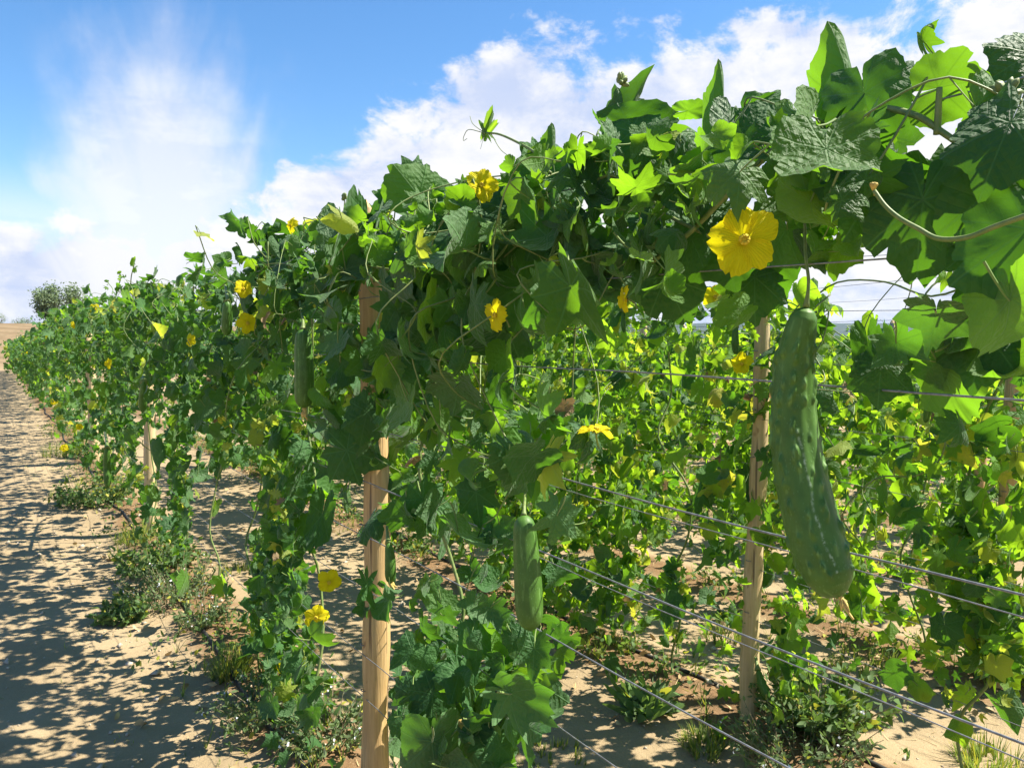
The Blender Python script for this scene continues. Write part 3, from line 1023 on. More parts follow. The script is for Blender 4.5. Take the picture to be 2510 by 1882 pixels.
# loose fill: ellipses in the photo plane of the row (cx, cy, rx, ry, leaves, size, share young, share pale)
FILL = [
    # crest from the right edge to the first post
    (2380, 330, 110, 70, 8, .10, .3, 0), (2120, 330, 90, 70, 10, .10, .35, 0), (2010, 350, 70, 60, 12, .085, .4, .02), (1900, 390, 90, 70, 16, .09, .4, .02),
    (1800, 420, 90, 80, 18, .09, .4, .02), (1690, 420, 80, 80, 18, .085, .4, .03), (1600, 440, 80, 90, 20, .09, .4, .03), (1480, 450, 80, 90, 24, .09, .35, .02),
    (1380, 500, 90, 90, 28, .09, .3, .02), (1270, 540, 90, 90, 30, .1, .25, .02), (1170, 560, 80, 90, 28, .1, .25, .02), (1080, 560, 80, 80, 30, .09, .3, .05),
    (990, 580, 70, 70, 30, .085, .4, .08), (920, 590, 60, 70, 26, .085, .4, .1), (840, 610, 70, 80, 34, .085, .35, .08), (760, 640, 60, 70, 34, .08, .3, .08),
    (690, 650, 50, 60, 30, .075, .3, .06),
    # hanging curtain under the crest
    (1950, 500, 80, 60, 10, .1, .3, .0), (1880, 640, 80, 50, 6, .09, .3, .0), (1760, 540, 80, 70, 14, .1, .2, .02), (1650, 590, 90, 80, 18, .1, .2, .02),
    (1540, 590, 90, 80, 18, .1, .2, .02), (1430, 640, 90, 100, 18, .1, .2, .02), (1330, 680, 80, 110, 20, .1, .25, .04), (1230, 690, 80, 100, 22, .11, .2, .02),
    (1130, 720, 80, 120, 30, .11, .2, .02), (1040, 760, 80, 120, 34, .11, .15, .02), (950, 800, 70, 100, 26, .11, .15, .02), (860, 760, 60, 110, 30, .11, .15, .05),
    (780, 760, 70, 110, 34, .1, .2, .06), (700, 780, 60, 120, 40, .09, .2, .1), (640, 790, 50, 110, 40, .085, .25, .06), (590, 850, 50, 120, 40, .085, .25, .05),
    (1010, 930, 80, 110, 26, .1, .2, .0), (900, 930, 70, 90, 26, .11, .1, .0), (930, 1080, 90, 80, 16, .12, .15, .0), (820, 980, 60, 90, 16, .1, .2, .02),
    (1090, 1080, 90, 80, 20, .09, .6, .05), (1200, 1120, 80, 90, 20, .09, .6, .05), (1330, 1140, 80, 110, 22, .1, .6, .08), (1390, 1000, 70, 90, 10, .09, .6, .1),
    (1280, 980, 60, 80, 12, .09, .4, .1), (1120, 880, 90, 60, 10, .09, .3, .05), (1200, 830, 90, 60, 8, .08, .4, .05),
    (960, 1230, 80, 70, 14, .1, .2, .0), (1080, 1260, 70, 80, 10, .1, .4, .0), (1200, 1270, 60, 70, 10, .09, .5, .0), (1350, 1290, 60, 110, 16, .09, .7, .05),
    (900, 1300, 50, 70, 10, .09, .2, .0), (820, 1160, 60, 100, 14, .1, .2, .02), (880, 1470, 70, 60, 16, .085, .25, .02), (960, 1400, 50, 70, 8, .08, .5, 0),
    # the cluster right of the first post down to the ground
    (1080, 1500, 90, 80, 14, .09, .3, .0), (1180, 1480, 80, 100, 18, .09, .4, .0), (1290, 1560, 80, 90, 22, .1, .35, .0), (1050, 1640, 80, 80, 20, .1, .15, .0),
    (1160, 1660, 90, 90, 26, .1, .2, .0), (1040, 1780, 100, 90, 34, .1, .1, .0), (1170, 1820, 100, 80, 32, .1, .2, .0), (1270, 1680, 60, 90, 14, .09, .3, .0),
    (1100, 1880, 130, 60, 24, .1, .2, .0),
    # strand left of the first post
    (670, 1000, 50, 90, 24, .08, .4, .1), (690, 1140, 45, 90, 26, .075, .5, .25), (700, 1270, 50, 90, 34, .075, .45, .15), (690, 1400, 55, 90, 40, .075, .35, .12),
    (650, 1500, 50, 80, 36, .07, .35, .05), (720, 1560, 55, 90, 44, .07, .45, .05), (640, 1620, 50, 70, 30, .07, .3, .05), (740, 1700, 60, 90, 44, .07, .45, .05),
    (700, 1800, 80, 80, 46, .07, .45, .05), (800, 1860, 80, 50, 30, .07, .4, .05), (600, 930, 50, 90, 30, .08, .4, .1), (580, 1060, 50, 90, 24, .075, .5, .2),
    (500, 900, 50, 120, 40, .08, .3, .04), (540, 980, 40, 100, 26, .08, .35, .05),
    # thin leafy strands either side of the path-side post
    (438, 1090, 16, 70, 34, .05, .5, .1), (434, 1200, 18, 90, 50, .05, .5, .1), (440, 1310, 26, 60, 40, .055, .35, .05), (345, 1180, 26, 100, 40, .055, .5, .1), (392, 1210, 16, 110, 34, .05, .5, .15),
    (655, 1050, 26, 110, 50, .05, .5, .25), (690, 1230, 26, 110, 50, .05, .5, .3), (700, 1420, 30, 110, 60, .05, .5, .2), (640, 1400, 22, 90, 36, .055, .3, .05),
    # right side: a few stray leaves below the crest
    (2400, 780, 110, 70, 8, .09, .4, .02), (2330, 950, 90, 70, 6, .09, .6, .05), (2470, 1040, 60, 120, 8, .09, .6, .1), (2140, 840, 60, 60, 4, .08, .2, .0),
    (1860, 730, 60, 50, 5, .09, .3, .0), (2040, 640, 60, 50, 6, .08, .4, .02),
]
for cx_, cy_, rx, ry, cnt, size, wy, wp in FILL:
    dens = (0.38 if cx_ > 1450 else 0.85) if cy_ < 720 else 0.85
    if cx_ < 800:
        dens = 2.1 if cy_ > 950 else 1.7
    for _ in range(int(cnt * dens)):
        a = nr.uniform(0, 2 * math.pi)
        q = math.sqrt(nr.random()) * 1.1
        off = nr.normal(0.03, 0.09)
        P = on_row(cx_ + rx * q * math.cos(a), cy_ + ry * q * math.sin(a), 0.94 + off)
        if P[2] < 0.03 or blocked(P + (0, 0, -.04)):
            continue
        top = P[2] > 1.72
        sp = rand_leaf(P, size * 0.7, pick_mat(min(wy, .56), wp), side=-1 if nr.random() < 0.62 else 1, up=0.6 if top else 0.3, spread=0.85, droop=0.35 if top else 0.9)
        if blocked(sp.p + sp.R[:, 1] * sp.size * .8):
            continue
        if sp.mat is M_YOUNG or (sp.mat is M_PALE and cx_ > 1700):
            sp.mat = M_MID if cx_ > 1800 else M_FRESH
        spots1.append(sp)
# young bright leaves and tips along the crest and in the curtain below it
for _ in range(360):
    x = nr.uniform(820, 2150)
    y = np.interp(x, [820, 1000, 1200, 1500, 1800, 2150], [560, 480, 420, 330, 310, 260]) + abs(nr.normal(0, 190))
    P = on_row(x, y, 0.94 + nr.normal(0.0, 0.1))
    if blocked(P):
        continue
    sp = rand_leaf(P, .038, M_FRESH if nr.random() < .6 else M_MID, -1, .4, .9, .5)
    if not blocked(sp.p + sp.R[:, 1] * sp.size * .8):
        spots1.append(sp)


def row_leaves(x, y0, y1, per_m, top, bottom_fill, size, wy, wp, gap=None, lowest=0.05, thick=0.12, strand=0.55):
    """a hedge of leaves: closed band under the top wire, broken strands below"""
    out = []
    ncol = max(1, int((y1 - y0) / 0.42))
    cols = y0 + (np.arange(ncol) + nr.uniform(0.1, 0.9, ncol)) * (y1 - y0) / ncol
    reach = np.where(nr.random(ncol) < strand, nr.uniform(0.0, 0.35, ncol), nr.uniform(0.35, 0.9, ncol))
    for _ in range(int(per_m * (y1 - y0))):
        if nr.random() < bottom_fill:
            k = nr.integers(ncol)
            y = cols[k] + nr.normal(0, 0.11)
            z = nr.uniform(reach[k], top - 0.35)
        else:
            y = nr.uniform(y0, y1)
            tt = top + 0.09 * math.sin(y * 2.1 + x) + 0.07 * math.sin(y * 5.3 + x * 3)
            z = tt - abs(nr.normal(0, 0.3))
        if z < lowest or y < y0 - 0.1 or y > y1 + 0.1:
            continue
        if gap and gap(y, z):
            continue
        P = np.array([x + nr.normal(0.02, thick), y, z])
        if x < 1 and blocked(P):
            continue
        t2 = z > top - 0.15
        out.append(rand_leaf(P, size * nr.uniform(0.8, 1.15), pick_mat(wy, wp), -1 if nr.random() < 0.6 else 1, 0.6 if t2 else 0.3, 0.65, 0.4 if t2 else 0.9))
    return out


spots1 += row_leaves(0.94, 3.2, 4.7, 190, 1.84, 0.15, .066, .3, .04, strand=0.5)
spots1 += row_leaves(0.94, -1.3, 0.1, 130, 1.82, 0.25, .08, .05, .0, strand=0.3)
spots1 += row_leaves(0.94, 4.6, 9.5, 350, 1.80, 0.47, .062, .33, .05, strand=0.75)
spots1 += row_leaves(0.94, 9.5, 17, 230, 1.82, 0.45, .07, .35, .06, strand=0.9, thick=0.16)
spots1 += row_leaves(0.94, 17, 27, 200, 1.58, 0.5, .082, .35, .06, strand=0.9, thick=0.18)
spots1 += row_leaves(0.94, 27, ROW_END, 170, 1.36, 0.5, .1, .35, .06, strand=0.9, thick=0.2)


def vine_stems(G, sps, x, y, top, ground=True, chains=5, rad=0.0035):
    if ground:
        yy = y
        pts = [(x, yy, float(gh(x, yy)) - 0.03)]
        z = 0.12
        while z < top - 0.1:
            pts.append((x + rnd.uniform(-.05, .05), yy + rnd.uniform(-.09, .09), z))
            z += rnd.uniform(.16, .26)
        pts.append((x + 0.01, yy, top))
        for k in range(1, 5):
            pts.append((x + rnd.uniform(-.04, .04), yy + k * 0.16 * 1, top + rnd.uniform(-.05, .05)))
        pp = smooth_path(pts, 4)
        G.tube(pp, np.linspace(0.0055, 0.003, len(pp)), 6)
    ends = [sp.end() for sp in sps]
    if len(ends) < 6:
        return
    E_ = np.array(ends)
    free = np.ones(len(E_), bool)
    for _ in range(chains):
        idx = np.flatnonzero(free)
        if len(idx) < 6:
            break
        cur = idx[np.argmax(E_[idx, 2] + nr.uniform(-.5, .5, len(idx)))]
        chain = [E_[cur]]
        free[cur] = False
        d_prev = np.array([0, 0, -1.0])
        for _k in range(16):
            idx = np.flatnonzero(free)
            if len(idx) == 0:
                break
            dv = E_[idx] - chain[-1]
            dist = np.linalg.norm(dv, axis=1) + 1e-6
            cost = dist * (1.6 - (dv @ d_prev) / dist)
            j = idx[np.argmin(cost)]
            if np.linalg.norm(E_[j] - chain[-1]) > 0.3:
                break
            d_prev = unit(E_[j] - chain[-1])
            chain.append(E_[j])
            free[j] = False
        if len(chain) > 2:
            pp = smooth_path(chain, 4)
            pp[:, 2] = np.maximum(pp[:, 2], 0.02)
            G.tube(pp, np.linspace(rad, rad * 0.55, len(pp)), 5)


def tendril(p, n_turn, length, rad, parent, origin):
    G = Geo()
    d = unit(np.array([rnd.uniform(-1, 0.2), rnd.uniform(-1, 1), rnd.uniform(-.7, .6)]))
    R = frame(d, np.array([0.1, 0.3, 1.0]))
    P = []
    for i in range(n_turn * 22 + 1):
        f = i / (n_turn * 22)
        a = 2 * math.pi * n_turn * f * f
        rr = rad * f
        P.append(np.asarray(p) - origin + R @ np.array([rr * math.cos(a), length * (f ** 0.8) + 0.0, rr * math.sin(a)]))
    G.tube(P, 0.0007, 4)
    ob('tendril', G.mesh('tendril', M_STEM), parent)


V1 = [(-0.7, 'luffa vine of the front row just outside the right edge'),
      (0.42, 'luffa vine with huge dark leaves against the sky at the right edge'),
      (0.74, 'luffa vine carrying the big green luffa and upright sky-lit leaves'),
      (1.05, 'luffa vine behind the large yellow flower in the front row'),
      (1.42, 'luffa vine reaching a curled shoot tip over the cloud, above the middle luffa'),
      (1.86, 'luffa vine with broad dark leaves just right of the thick orange post'),
      (2.3, 'luffa vine climbing the thick orange-brown post in the front row'),
      (2.85, 'luffa vine left of the thick post, with two yellow flowers low down'),
      (3.5, 'luffa vine strand hanging to the sand left of the thick post'),
      (4.3, 'luffa vine below a dark hanging luffa, between the two path-side posts'),
      (5.3, 'luffa vine with gaps to the sand just right of the pale path-side post'),
      (6.4, 'luffa vine climbing the pale half-hidden post beside the path'),
      (7.6, 'bushy luffa vine with thin shoots standing above its top, left of pale post'),
      (9.0, 'luffa vine with a long luffa hanging close to the ground'),
      (10.8, 'dense luffa vine along the path, sixth gap past the pale post'),
      (13.0, 'distant luffa vine in deep shade beside the narrowing path'),
      (15.5, 'distant luffa vine dotted with small flowers beside the path'),
      (18.5, 'far luffa vine below the olive tree on the field'),
      (22.0, 'far luffa vine next to the short post tops'),
      (25.5, 'far luffa vine between the first two post tops at left'),
      (30.0, 'far low luffa vine just before the row meets the left edge'),
      (36.0, 'very distant luffa vine thinning out at the left edge'),
      (42.0, 'last luffa vine at the far left end of the front row')]
vy = np.array([v[0] for v in V1])
buckets = [[] for _ in V1]
for sp in spots1:
    buckets[int(np.argmin(np.abs(vy - sp.p[1])))].append(sp)
VINES, STEMS = {}, {}
total_leaf = 0
for (y, lb), sps in zip(V1, buckets):
    org = np.array([0.94, y, float(gh(0.94, y))])
    t = empty('luffa_vine', org, lb, 'vine', 'luffa vines of the front row')
    VINES[y] = t
    near = y < 6.5
    sps.sort(key=lambda s_: -s_.size)
    lim = 300 if near else (220 if y < 11 else 90)
    if y > 11:
        sps.sort(key=lambda s_: s_.p[0] - 0.1 * s_.p[2])
    for sp in sps[:lim]:
        leaf_object(sp, t, org, 'hi' if near else 'lo')
        total_leaf += 1
    rest = sps[lim:]
    for mt in MAT_PICK:
        leaf_mass('foliage', [s_ for s_ in rest if s_.mat is mt], mt, org, t, y > 11)
    G = Geo()
    vine_stems(G, sps, 0.95, y, 1.74, y < 0 or (y > 1.6 and y != 2.3), (0 if y < 0 else (3 if y < 1.2 else 9)) if near else 6, .0017 if y < 1.2 else .0023)
    for i in range(len(G.v)):
        G.v[i] = G.v[i] - org
    stem_ob = None
    for i in range(len(G.v) if near else 1):
        one = G
        if near:                      # every runner of a near vine is a piece of its own
            one = Geo()
            one.add(G.v[i], G.t[i] - int(G.t[i].min()), G.u[i], G.w[i])
        so_ = ob('stem', one.mesh('stem', M_STEM), t)
        stem_ob = stem_ob or so_
    STEMS[y] = stem_ob
    if near:
        for k in range(1 if y < 1.2 else 4):
            q = sps[rnd.randrange(len(sps))]
            tendril(q.end(), rnd.randint(3, 6), rnd.uniform(.04, .1), rnd.uniform(.004, .009), stem_ob, org)


def stalk(parent, name, pxs, off, r0, r1, mat=M_STEM, p=0.94):
    """a stem through photo points on the row plane"""
    G = Geo()
    org = np.array(parent.location)
    pts = [on_row(x, y, p + off) for x, y in pxs]
    pp = smooth_path(pts, 6) - org
    G.tube(pp, np.linspace(r0, r1, len(pp)), 8)
    return ob(name, G.mesh(name, mat), parent)


vr, vf, vm = VINES[0.42], VINES[0.74], VINES[1.42]
stalk(vr, 'stem', [(2120, 256), (2190, 268), (2255, 288), (2300, 318), (2360, 360), (2430, 418), (2520, 470)], -.02, .0042, .0034)
stalk(vr, 'petiole', [(2303, 215), (2300, 270), (2297, 330)], -.02, .0034, .0044)
stalk(vr, 'stem', [(2180, 262), (2260, 240), (2340, 215), (2400, 205)], .02, .0016, .0014)
stalk(vr, 'shoot', [(2143, 468), (2170, 505), (2205, 535), (2250, 560), (2300, 585), (2370, 582), (2440, 555), (2540, 520)], -.14, .0024, .0028)
stalk(vr, 'stem', [(2300, 535), (2360, 532), (2480, 515)], .01, .0045, .0045)
stalk(vf, 'stem', [(2080, 312), (1990, 330), (1930, 345), (1860, 400), (1780, 480), (1680, 580), (1600, 640)], -.03, .005, .0042)
stalk(vf, 'stem', [(1760, 370), (1690, 400), (1640, 460), (1620, 520)], .0, .0042, .004)
stalk(vm, 'stem', [(1420, 470), (1500, 430), (1560, 480), (1640, 530), (1740, 580)], -.02, .0036, .003)
stalk(vm, 'shoot', [(1350, 425), (1318, 400), (1312, 375), (1270, 350), (1225, 330), (1195, 326)], -.05, .0035, .002)
for bx, by, tx, ty in ((1190, 322, 1206, 262), (1192, 322, 1168, 288), (1198, 322, 1215, 300)):
    B, T = on_row(bx, by, .89), on_row(tx, ty, .88)
    y_ = T - B
    L = np.linalg.norm(y_)
    leaf_object(LeafSpot(B, frame(unit(y_), unit(B - CAM)), (L * .35, L, L), 6, M_YOUNG), vm, np.array(vm.location), 'hi')
for a_ in ([(1185, 326), (1150, 318), (1138, 332), (1136, 345), (1145, 340)], [(1190, 328), (1160, 305), (1152, 285)], [(1205, 330), (1230, 370), (1270, 395)]):
    stalk(vm, 'tendril', a_, -.05, .0009, .0006)
# buds on stalks along the crest and shoots standing above it
for px_, py_, qx, qy, yv in ((2440, 290, 2465, 235, .42), (1525, 200, 1520, 205, 1.05), (965, 545, 975, 450, 2.3), (840, 530, 845, 488, 2.85)):
    t = VINES[yv]
    org = np.array(t.location)
    P, Q_ = on_row(px_, py_, .93), on_row(qx, qy, .93)
    G = Geo()
    G.tube(np.array([P, (P + Q_) / 2 + 0.003, Q_]) - org, 0.0018, 5)
    for k in range(9):
        d = unit(nr.normal(0, 1, 3) + np.array([0, 0, .8]))
        G.tube(np.array([Q_, Q_ + d * .008, Q_ + d * .016, Q_ + d * .02]) - org, [0.002, 0.0048, 0.004, 0.0008], 5)
    ob('bud_cluster', G.mesh('bud_cluster', M_STEM), STEMS[yv])
for x0, y0, x1, y1 in ((275, 720, 262, 690), (320, 705, 330, 645), (290, 700, 292, 668), (345, 715, 352, 690)):
    t = VINES[7.6]
    org = np.array(t.location)
    P, Q_ = on_row(x0, y0, .94), on_row(x1, y1, .94)
    G = Geo()
    pp = smooth_path([P, (P + Q_) / 2 + nr.normal(0, .02, 3), Q_], 4) - org
    G.tube(pp, np.linspace(.005, .003, len(pp)), 5)
    ob('shoot', G.mesh('shoot', M_STEM), t)
    for k in range(3):
        sp = rand_leaf(Q_ - np.array([0, 0, .03 * k]), .032, M_YOUNG, -1, .3, .8, -.3)
        leaf_object(sp, t, org, 'lo')

# ------------------------------------------------------------------ the rows behind
def gap3(y, z):
    return 1.2 < y < 2.6 and z > 1.45


def gap2(y, z):
    return (0.8 < y < 1.75 and z > 1.44 and nr.random() < 0.94) or (y > 2.3 and z > 1.84) or (1.5 < y < 2.4 and z < 0.75 and nr.random() < 0.6)


LAND = [(2700, 'outside the right edge'), (2420, 'at the right edge of the picture'), (2250, 'behind the reddish post area, well right of the big luffa'), (2090, 'just right of the big luffa'),
        (1935, 'directly behind the big luffa'), (1800, 'around the yellowish peeled pole'), (1650, 'under the largest yellow flower'), (1500, 'below the flower seen edge-on'),
        (1380, 'beside the flower lying flat'), (1230, 'behind the middle luffa'), (1080, 'behind the dark leaf cluster right of the thick post'), (930, 'just right of the thick post'),
        (800, 'just behind the thick orange post'), (690, 'behind the two open flowers left of the thick post'), (600, 'behind the dark half-shaded luffa'),
        (500, 'behind the small dark luffa at left'), (-9999, 'far left, behind the pale path-side post')]


def landmark(x, y):
    d = np.array([x, y, 1.0]) - CAM
    px = CX + FPX * (d @ RIGHT) / max(d @ FWD, .1)
    for lim_, txt in LAND:
        if px >= lim_:
            return txt


SEEN_L = set()
BACK = [  # row index, x, y range, vine step, leaves per metre, top, size, individual leaves per vine
    (1, 2.42, 0.7, 9.5, 1.25, 800, 1.75, .053, 270, gap2),
    (2, 3.55, 1.3, 11.0, 1.9, 600, 1.6, .054, 150, gap3),
    (3, 4.85, 1.9, 13.0, 2.4, 420, 1.48, .06, 90, None),
    (4, 6.1, 2.4, 15.0, 3.2, 260, 1.46, .075, 70, None),
]
for ri, x, y0, y1, step, perm, top, size, lim, gap in BACK:
    sps = row_leaves(x, y0, y1, perm, top, 0.64, size, .66, .13, gap, strand=0.8)
    if ri == 1:                       # strands of the second row that hang almost to the sand
        for cx_, cy_, rx, ry, cnt in ((1330, 1180, 45, 120, 70), (1350, 1370, 50, 110, 70), (1240, 1330, 40, 110, 50), (1480, 1240, 50, 120, 60), (1500, 1440, 40, 90, 40),
                                      (1600, 1230, 50, 110, 50), (1650, 1480, 35, 110, 45), (1930, 1580, 30, 120, 50), (1760, 1250, 40, 100, 40), (2100, 1400, 40, 110, 40),
                                      (2390, 1350, 55, 150, 90), (2440, 1560, 45, 100, 50), (1140, 1280, 60, 90, 40), (720, 1050, 60, 90, 60), (560, 1050, 40, 80, 40)):
            for _ in range(cnt):
                a = nr.uniform(0, 2 * math.pi)
                q = math.sqrt(nr.random())
                P = on_row(cx_ + rx * q * math.cos(a), cy_ + ry * q * math.sin(a), x + nr.normal(0, .07))
                if P[2] > 0.04:
                    sps.append(rand_leaf(P, .05, pick_mat(.66, .15), -1 if nr.random() < .6 else 1, .3, .75))
    ys = list(np.arange(y0 + step * .4, y1, step))
    bk = [[] for _ in ys]
    for sp in sps:
        bk[int(np.argmin(np.abs(np.array(ys) - sp.p[1])))].append(sp)
    for k, (y, bs) in enumerate(zip(ys, bk)):
        org = np.array([x, y, float(gh(x, y))])
        lb = 'sunlit %s-row luffa vine %s' % (ROWN[ri], landmark(x, y))
        while lb in SEEN_L:
            lb = lb.replace('sunlit', 'farther sunlit') if 'farther' not in lb else lb.replace('farther', 'still farther')
        SEEN_L.add(lb)
        t = empty('luffa_vine', org, lb, 'vine', 'luffa vines of the %s row' % ROWN[ri])
        bs.sort(key=lambda s_: s_.p[0])
        L_ = lim if y < 8 else lim // 3
        for sp in bs[:L_]:
            leaf_object(sp, t, org, 'lo')
            total_leaf += 1
        for mt in MAT_PICK:
            leaf_mass('foliage', [s_ for s_ in bs[L_:] if s_.mat is mt], mt, org, t, ri > 2)
        G = Geo()
        vine_stems(G, bs, x, y, top - .1, True, 9, .003)
        for i in range(len(G.v)):
            G.v[i] = G.v[i] - org
        ob('stem', G.mesh('stem', M_STEM), t)
for ri, x in enumerate(ROWS[5:]):
    y0 = x * 0.38
    sps = row_leaves(x, y0, 20, 190, 1.42, 0.5, .085, .62, .12, strand=0.6)
    t = empty('luffa_hedge', (x, y0, 0), 'far unbroken luffa hedge, %s row from the front' % ['sixth', 'seventh', 'eighth', 'ninth'][ri], 'hedge', 'far luffa hedges')
    for mt in MAT_PICK:
        leaf_mass('foliage', [s_ for s_ in sps if s_.mat is mt], mt, np.array([x, y0, 0.0]), t, True)
print('leaf objects', total_leaf)


# ------------------------------------------------------------------ fruit
def fruit_geo(path, rads, nseg, nring, ridges=10, warts=0, seed=1, scar_az=None):
    g = np.random.default_rng(seed)
    path = smooth_path(path, 12)
    d = np.concatenate([[0], np.cumsum(np.linalg.norm(np.diff(path, axis=0), axis=1))])
    L = d[-1]
    ss = (1 - np.cos(np.linspace(0, math.pi, nring))) / 2 * L
    C_ = np.stack([np.interp(ss, d, path[:, k]) for k in range(3)], 1)
    f = ss / L
    R_ = np.interp(f, [r[0] for r in rads], [r[1] for r in rads])
    # round the ends and smooth
    for _ in range(3):
        R_[1:-1] = (R_[:-2] + 2 * R_[1:-1] + R_[2:]) / 4
    tan = np.gradient(C_, axis=0)
    tan /= np.linalg.norm(tan, axis=1)[:, None]
    a = unit(cross3(tan[0], [0, 1, 0.1]))
    V_, RD, SC = [], [], []
    W = []
    for k in range(warts):
        rr = g.integers(ridges)
        W.append((g.uniform(.12, .95), 2 * math.pi * (rr + g.normal(0, .12)) / ridges, g.uniform(.6, 1.4)))
    W = np.array(W) if warts else np.zeros((0, 3))
    q = 2 * math.pi * np.arange(nseg) / nseg
    for i in range(nring):
        a = unit(a - tan[i] * (a @ tan[i]))
        b = cross3(tan[i], a)
        rid = (0.5 + 0.5 * np.cos(q * ridges)) ** 6
        groove = 0.5 + 0.5 * np.cos(q * ridges + math.pi)
        r = R_[i] * (1 + 0.018 * groove * np.clip(min(f[i], 1 - f[i]) * 6, 0.6, 3))
        if len(W):
            df = (f[i] - W[:, 0]) * L / 0.0058
            dq = np.angle(np.exp(1j * (q[:, None] - W[None, :, 1]))) * R_[i] / 0.0025
            bump = (np.exp(-(df[None] ** 2) - dq ** 2) * W[None, :, 2]).sum(1)
            r = r + 0.0031 * np.minimum(bump, 1.6)
            rid = np.maximum(rid * 0.8, np.minimum(bump, 1))
        V_.append(C_[i] + r[:, None] * (np.cos(q)[:, None] * a + np.sin(q)[:, None] * b))
        RD.append(rid)
        if scar_az is None:
            SC.append(np.zeros(nseg))
        else:
            target = scar_az[0] + scar_az[1] * f[i] + 0.05 * math.sin(f[i] * 19) + 0.03 * math.sin(f[i] * 47)
            dd = np.angle(np.exp(1j * (q - target))) * R_[i]
            SC.append(np.exp(-(dd / 0.0012) ** 2) * (0.45 + 0.55 * math.sin(f[i] * 160) * math.sin(f[i] * 67)) * ((f[i] > .42) & (f[i] < .93)))
    V_ = np.vstack(V_)
    T_ = []
    for i in range(nring - 1):
        for k in range(nseg):
            p, r2 = i * nseg + k, i * nseg + (k + 1) % nseg
            T_ += [(p, r2, r2 + nseg), (p, r2 + nseg, p + nseg)]
    return V_, np.array(T_), np.concatenate(RD), np.concatenate(SC), a


def fruit(pxs, widths, off, label, p=0.94, hero=False, stalk_px=None, tail=None, seed=1):
    P = [on_row(x, y, p + off) for x, y in pxs]
    dep = float((P[len(P) // 2] - CAM) @ FWD)
    k = dep / FPX / 2
    org = P[0]
    t = empty('luffa_fruit', org, label, 'luffa', 'luffas hanging from the trellis')
    V_, T_, rd, scv, _ = fruit_geo(P, [(f, max(w, .5) * k) for f, w in widths], 120 if hero else 40, 240 if hero else 40, 10, 230 if hero else 0, seed, (SCAR0, SCAR1) if hero else None)
    body = ob('fruit_body', mesh_np('fruit_body', V_ - org, T_, mat=M_FRUIT, extra={'ridge': rd, 'scar': scv}), t)
    if stalk_px:
        G = Geo()
        pts = [on_row(x, y, p + o_) for x, y, o_ in stalk_px]
        pp = smooth_path(pts, 6)
        w = np.linspace(3.2 * k * 2, 4.4 * k * 2, len(pp))
        w[-4:] *= np.array([1.1, 1.3, 1.6, 2.0])
        G.tube(pp - org, w, 8)
        ob('fruit_stalk', G.mesh('fruit_stalk', M_STEM), t)
    if tail:
        G = Geo()
        pts = np.array([on_row(x, y, p + off) for x, y in tail])
        pp = smooth_path(pts, 5)
        G.tube(pp - org, np.linspace(11 * k, 5 * k, len(pp)), 7)
        for q in range(4):
            d = unit(pp[-1] - pp[0])
            s_ = pp[0] + (pp[-1] - pp[0]) * 0.15
            e_ = s_ + d * 45 * k + nr.normal(0, 14 * k, 3)
            G.tube(np.array([s_, (s_ + e_) / 2 + nr.normal(0, 5 * k, 3), e_]) - org, [8 * k, 9 * k, 1.5 * k], 4)
        ob('dry_flower', G.mesh('dry_flower', M_DRY), body)
    return t


SCAR0, SCAR1 = 2.35, -0.15
fruit([(1976, 752), (1952, 860), (1945, 960), (1948, 1060), (1960, 1150), (1982, 1250), (2010, 1350), (2040, 1425), (2060, 1462)],
      [(0, 4), (.012, 42), (.035, 62), (.08, 74), (.17, 86), (.3, 99), (.45, 110), (.6, 120), (.75, 128), (.86, 127), (.93, 112), (.97, 82), (.99, 48), (1, 8)],
      -.07, 'big dark green warty luffa hanging in the right foreground', hero=True, seed=5,
      stalk_px=[(1962, 470, .0), (1972, 540, -.03), (1974, 620, -.06), (1982, 690, -.07), (1976, 752, -.07)], tail=[(2058, 1458), (2068, 1484), (2092, 1518)])
fruit([(1284, 1262), (1288, 1330), (1294, 1420), (1298, 1500), (1300, 1545)], [(0, 10), (.03, 40), (.1, 56), (.3, 62), (.6, 68), (.85, 68), (.95, 52), (1, 10)], -.13,
      'medium straight luffa hanging in the middle, right of the thick post', stalk_px=[(1290, 1180, -.02), (1286, 1230, -.11), (1284, 1264, -.13)], seed=8)
fruit([(742, 806), (744, 860), (746, 930), (745, 1000)], [(0, 8), (.05, 34), (.2, 42), (.6, 46), (.88, 46), (.96, 34), (1, 8)], -.1,
      'dark luffa half shaded, hanging left of the thick post top', stalk_px=[(735, 740, -.04), (742, 780, -.09), (742, 808, -.1)], tail=[(746, 1000), (750, 1025)], seed=9)
fruit([(557, 738), (557, 770), (556, 800), (556, 822)], [(0, 8), (.08, 19), (.3, 23), (.8, 26), (.95, 18), (1, 5)], -.16,
      'small dark luffa high on the front row, between two yellow flowers', stalk_px=[(552, 700, -.1), (557, 725, -.15), (557, 740, -.16)], seed=10)
fruit([(262, 1098), (262, 1140), (263, 1170), (264, 1196)], [(0, 5), (.08, 13), (.3, 16), (.8, 18), (.95, 12), (1, 3)], -.28,
      'long luffa hanging close to the ground at left, beside the path', stalk_px=[(258, 1060, -.2), (262, 1085, -.27), (262, 1100, -.28)], seed=11)
fruit([(352, 935), (351, 965), (350, 990), (350, 1010)], [(0, 5), (.1, 12), (.4, 18), (.8, 20), (.95, 13), (1, 3)], -.2,
      'plump dark luffa in front of the pale path-side post', stalk_px=[(354, 905, -.15), (352, 937, -.2)], seed=12)
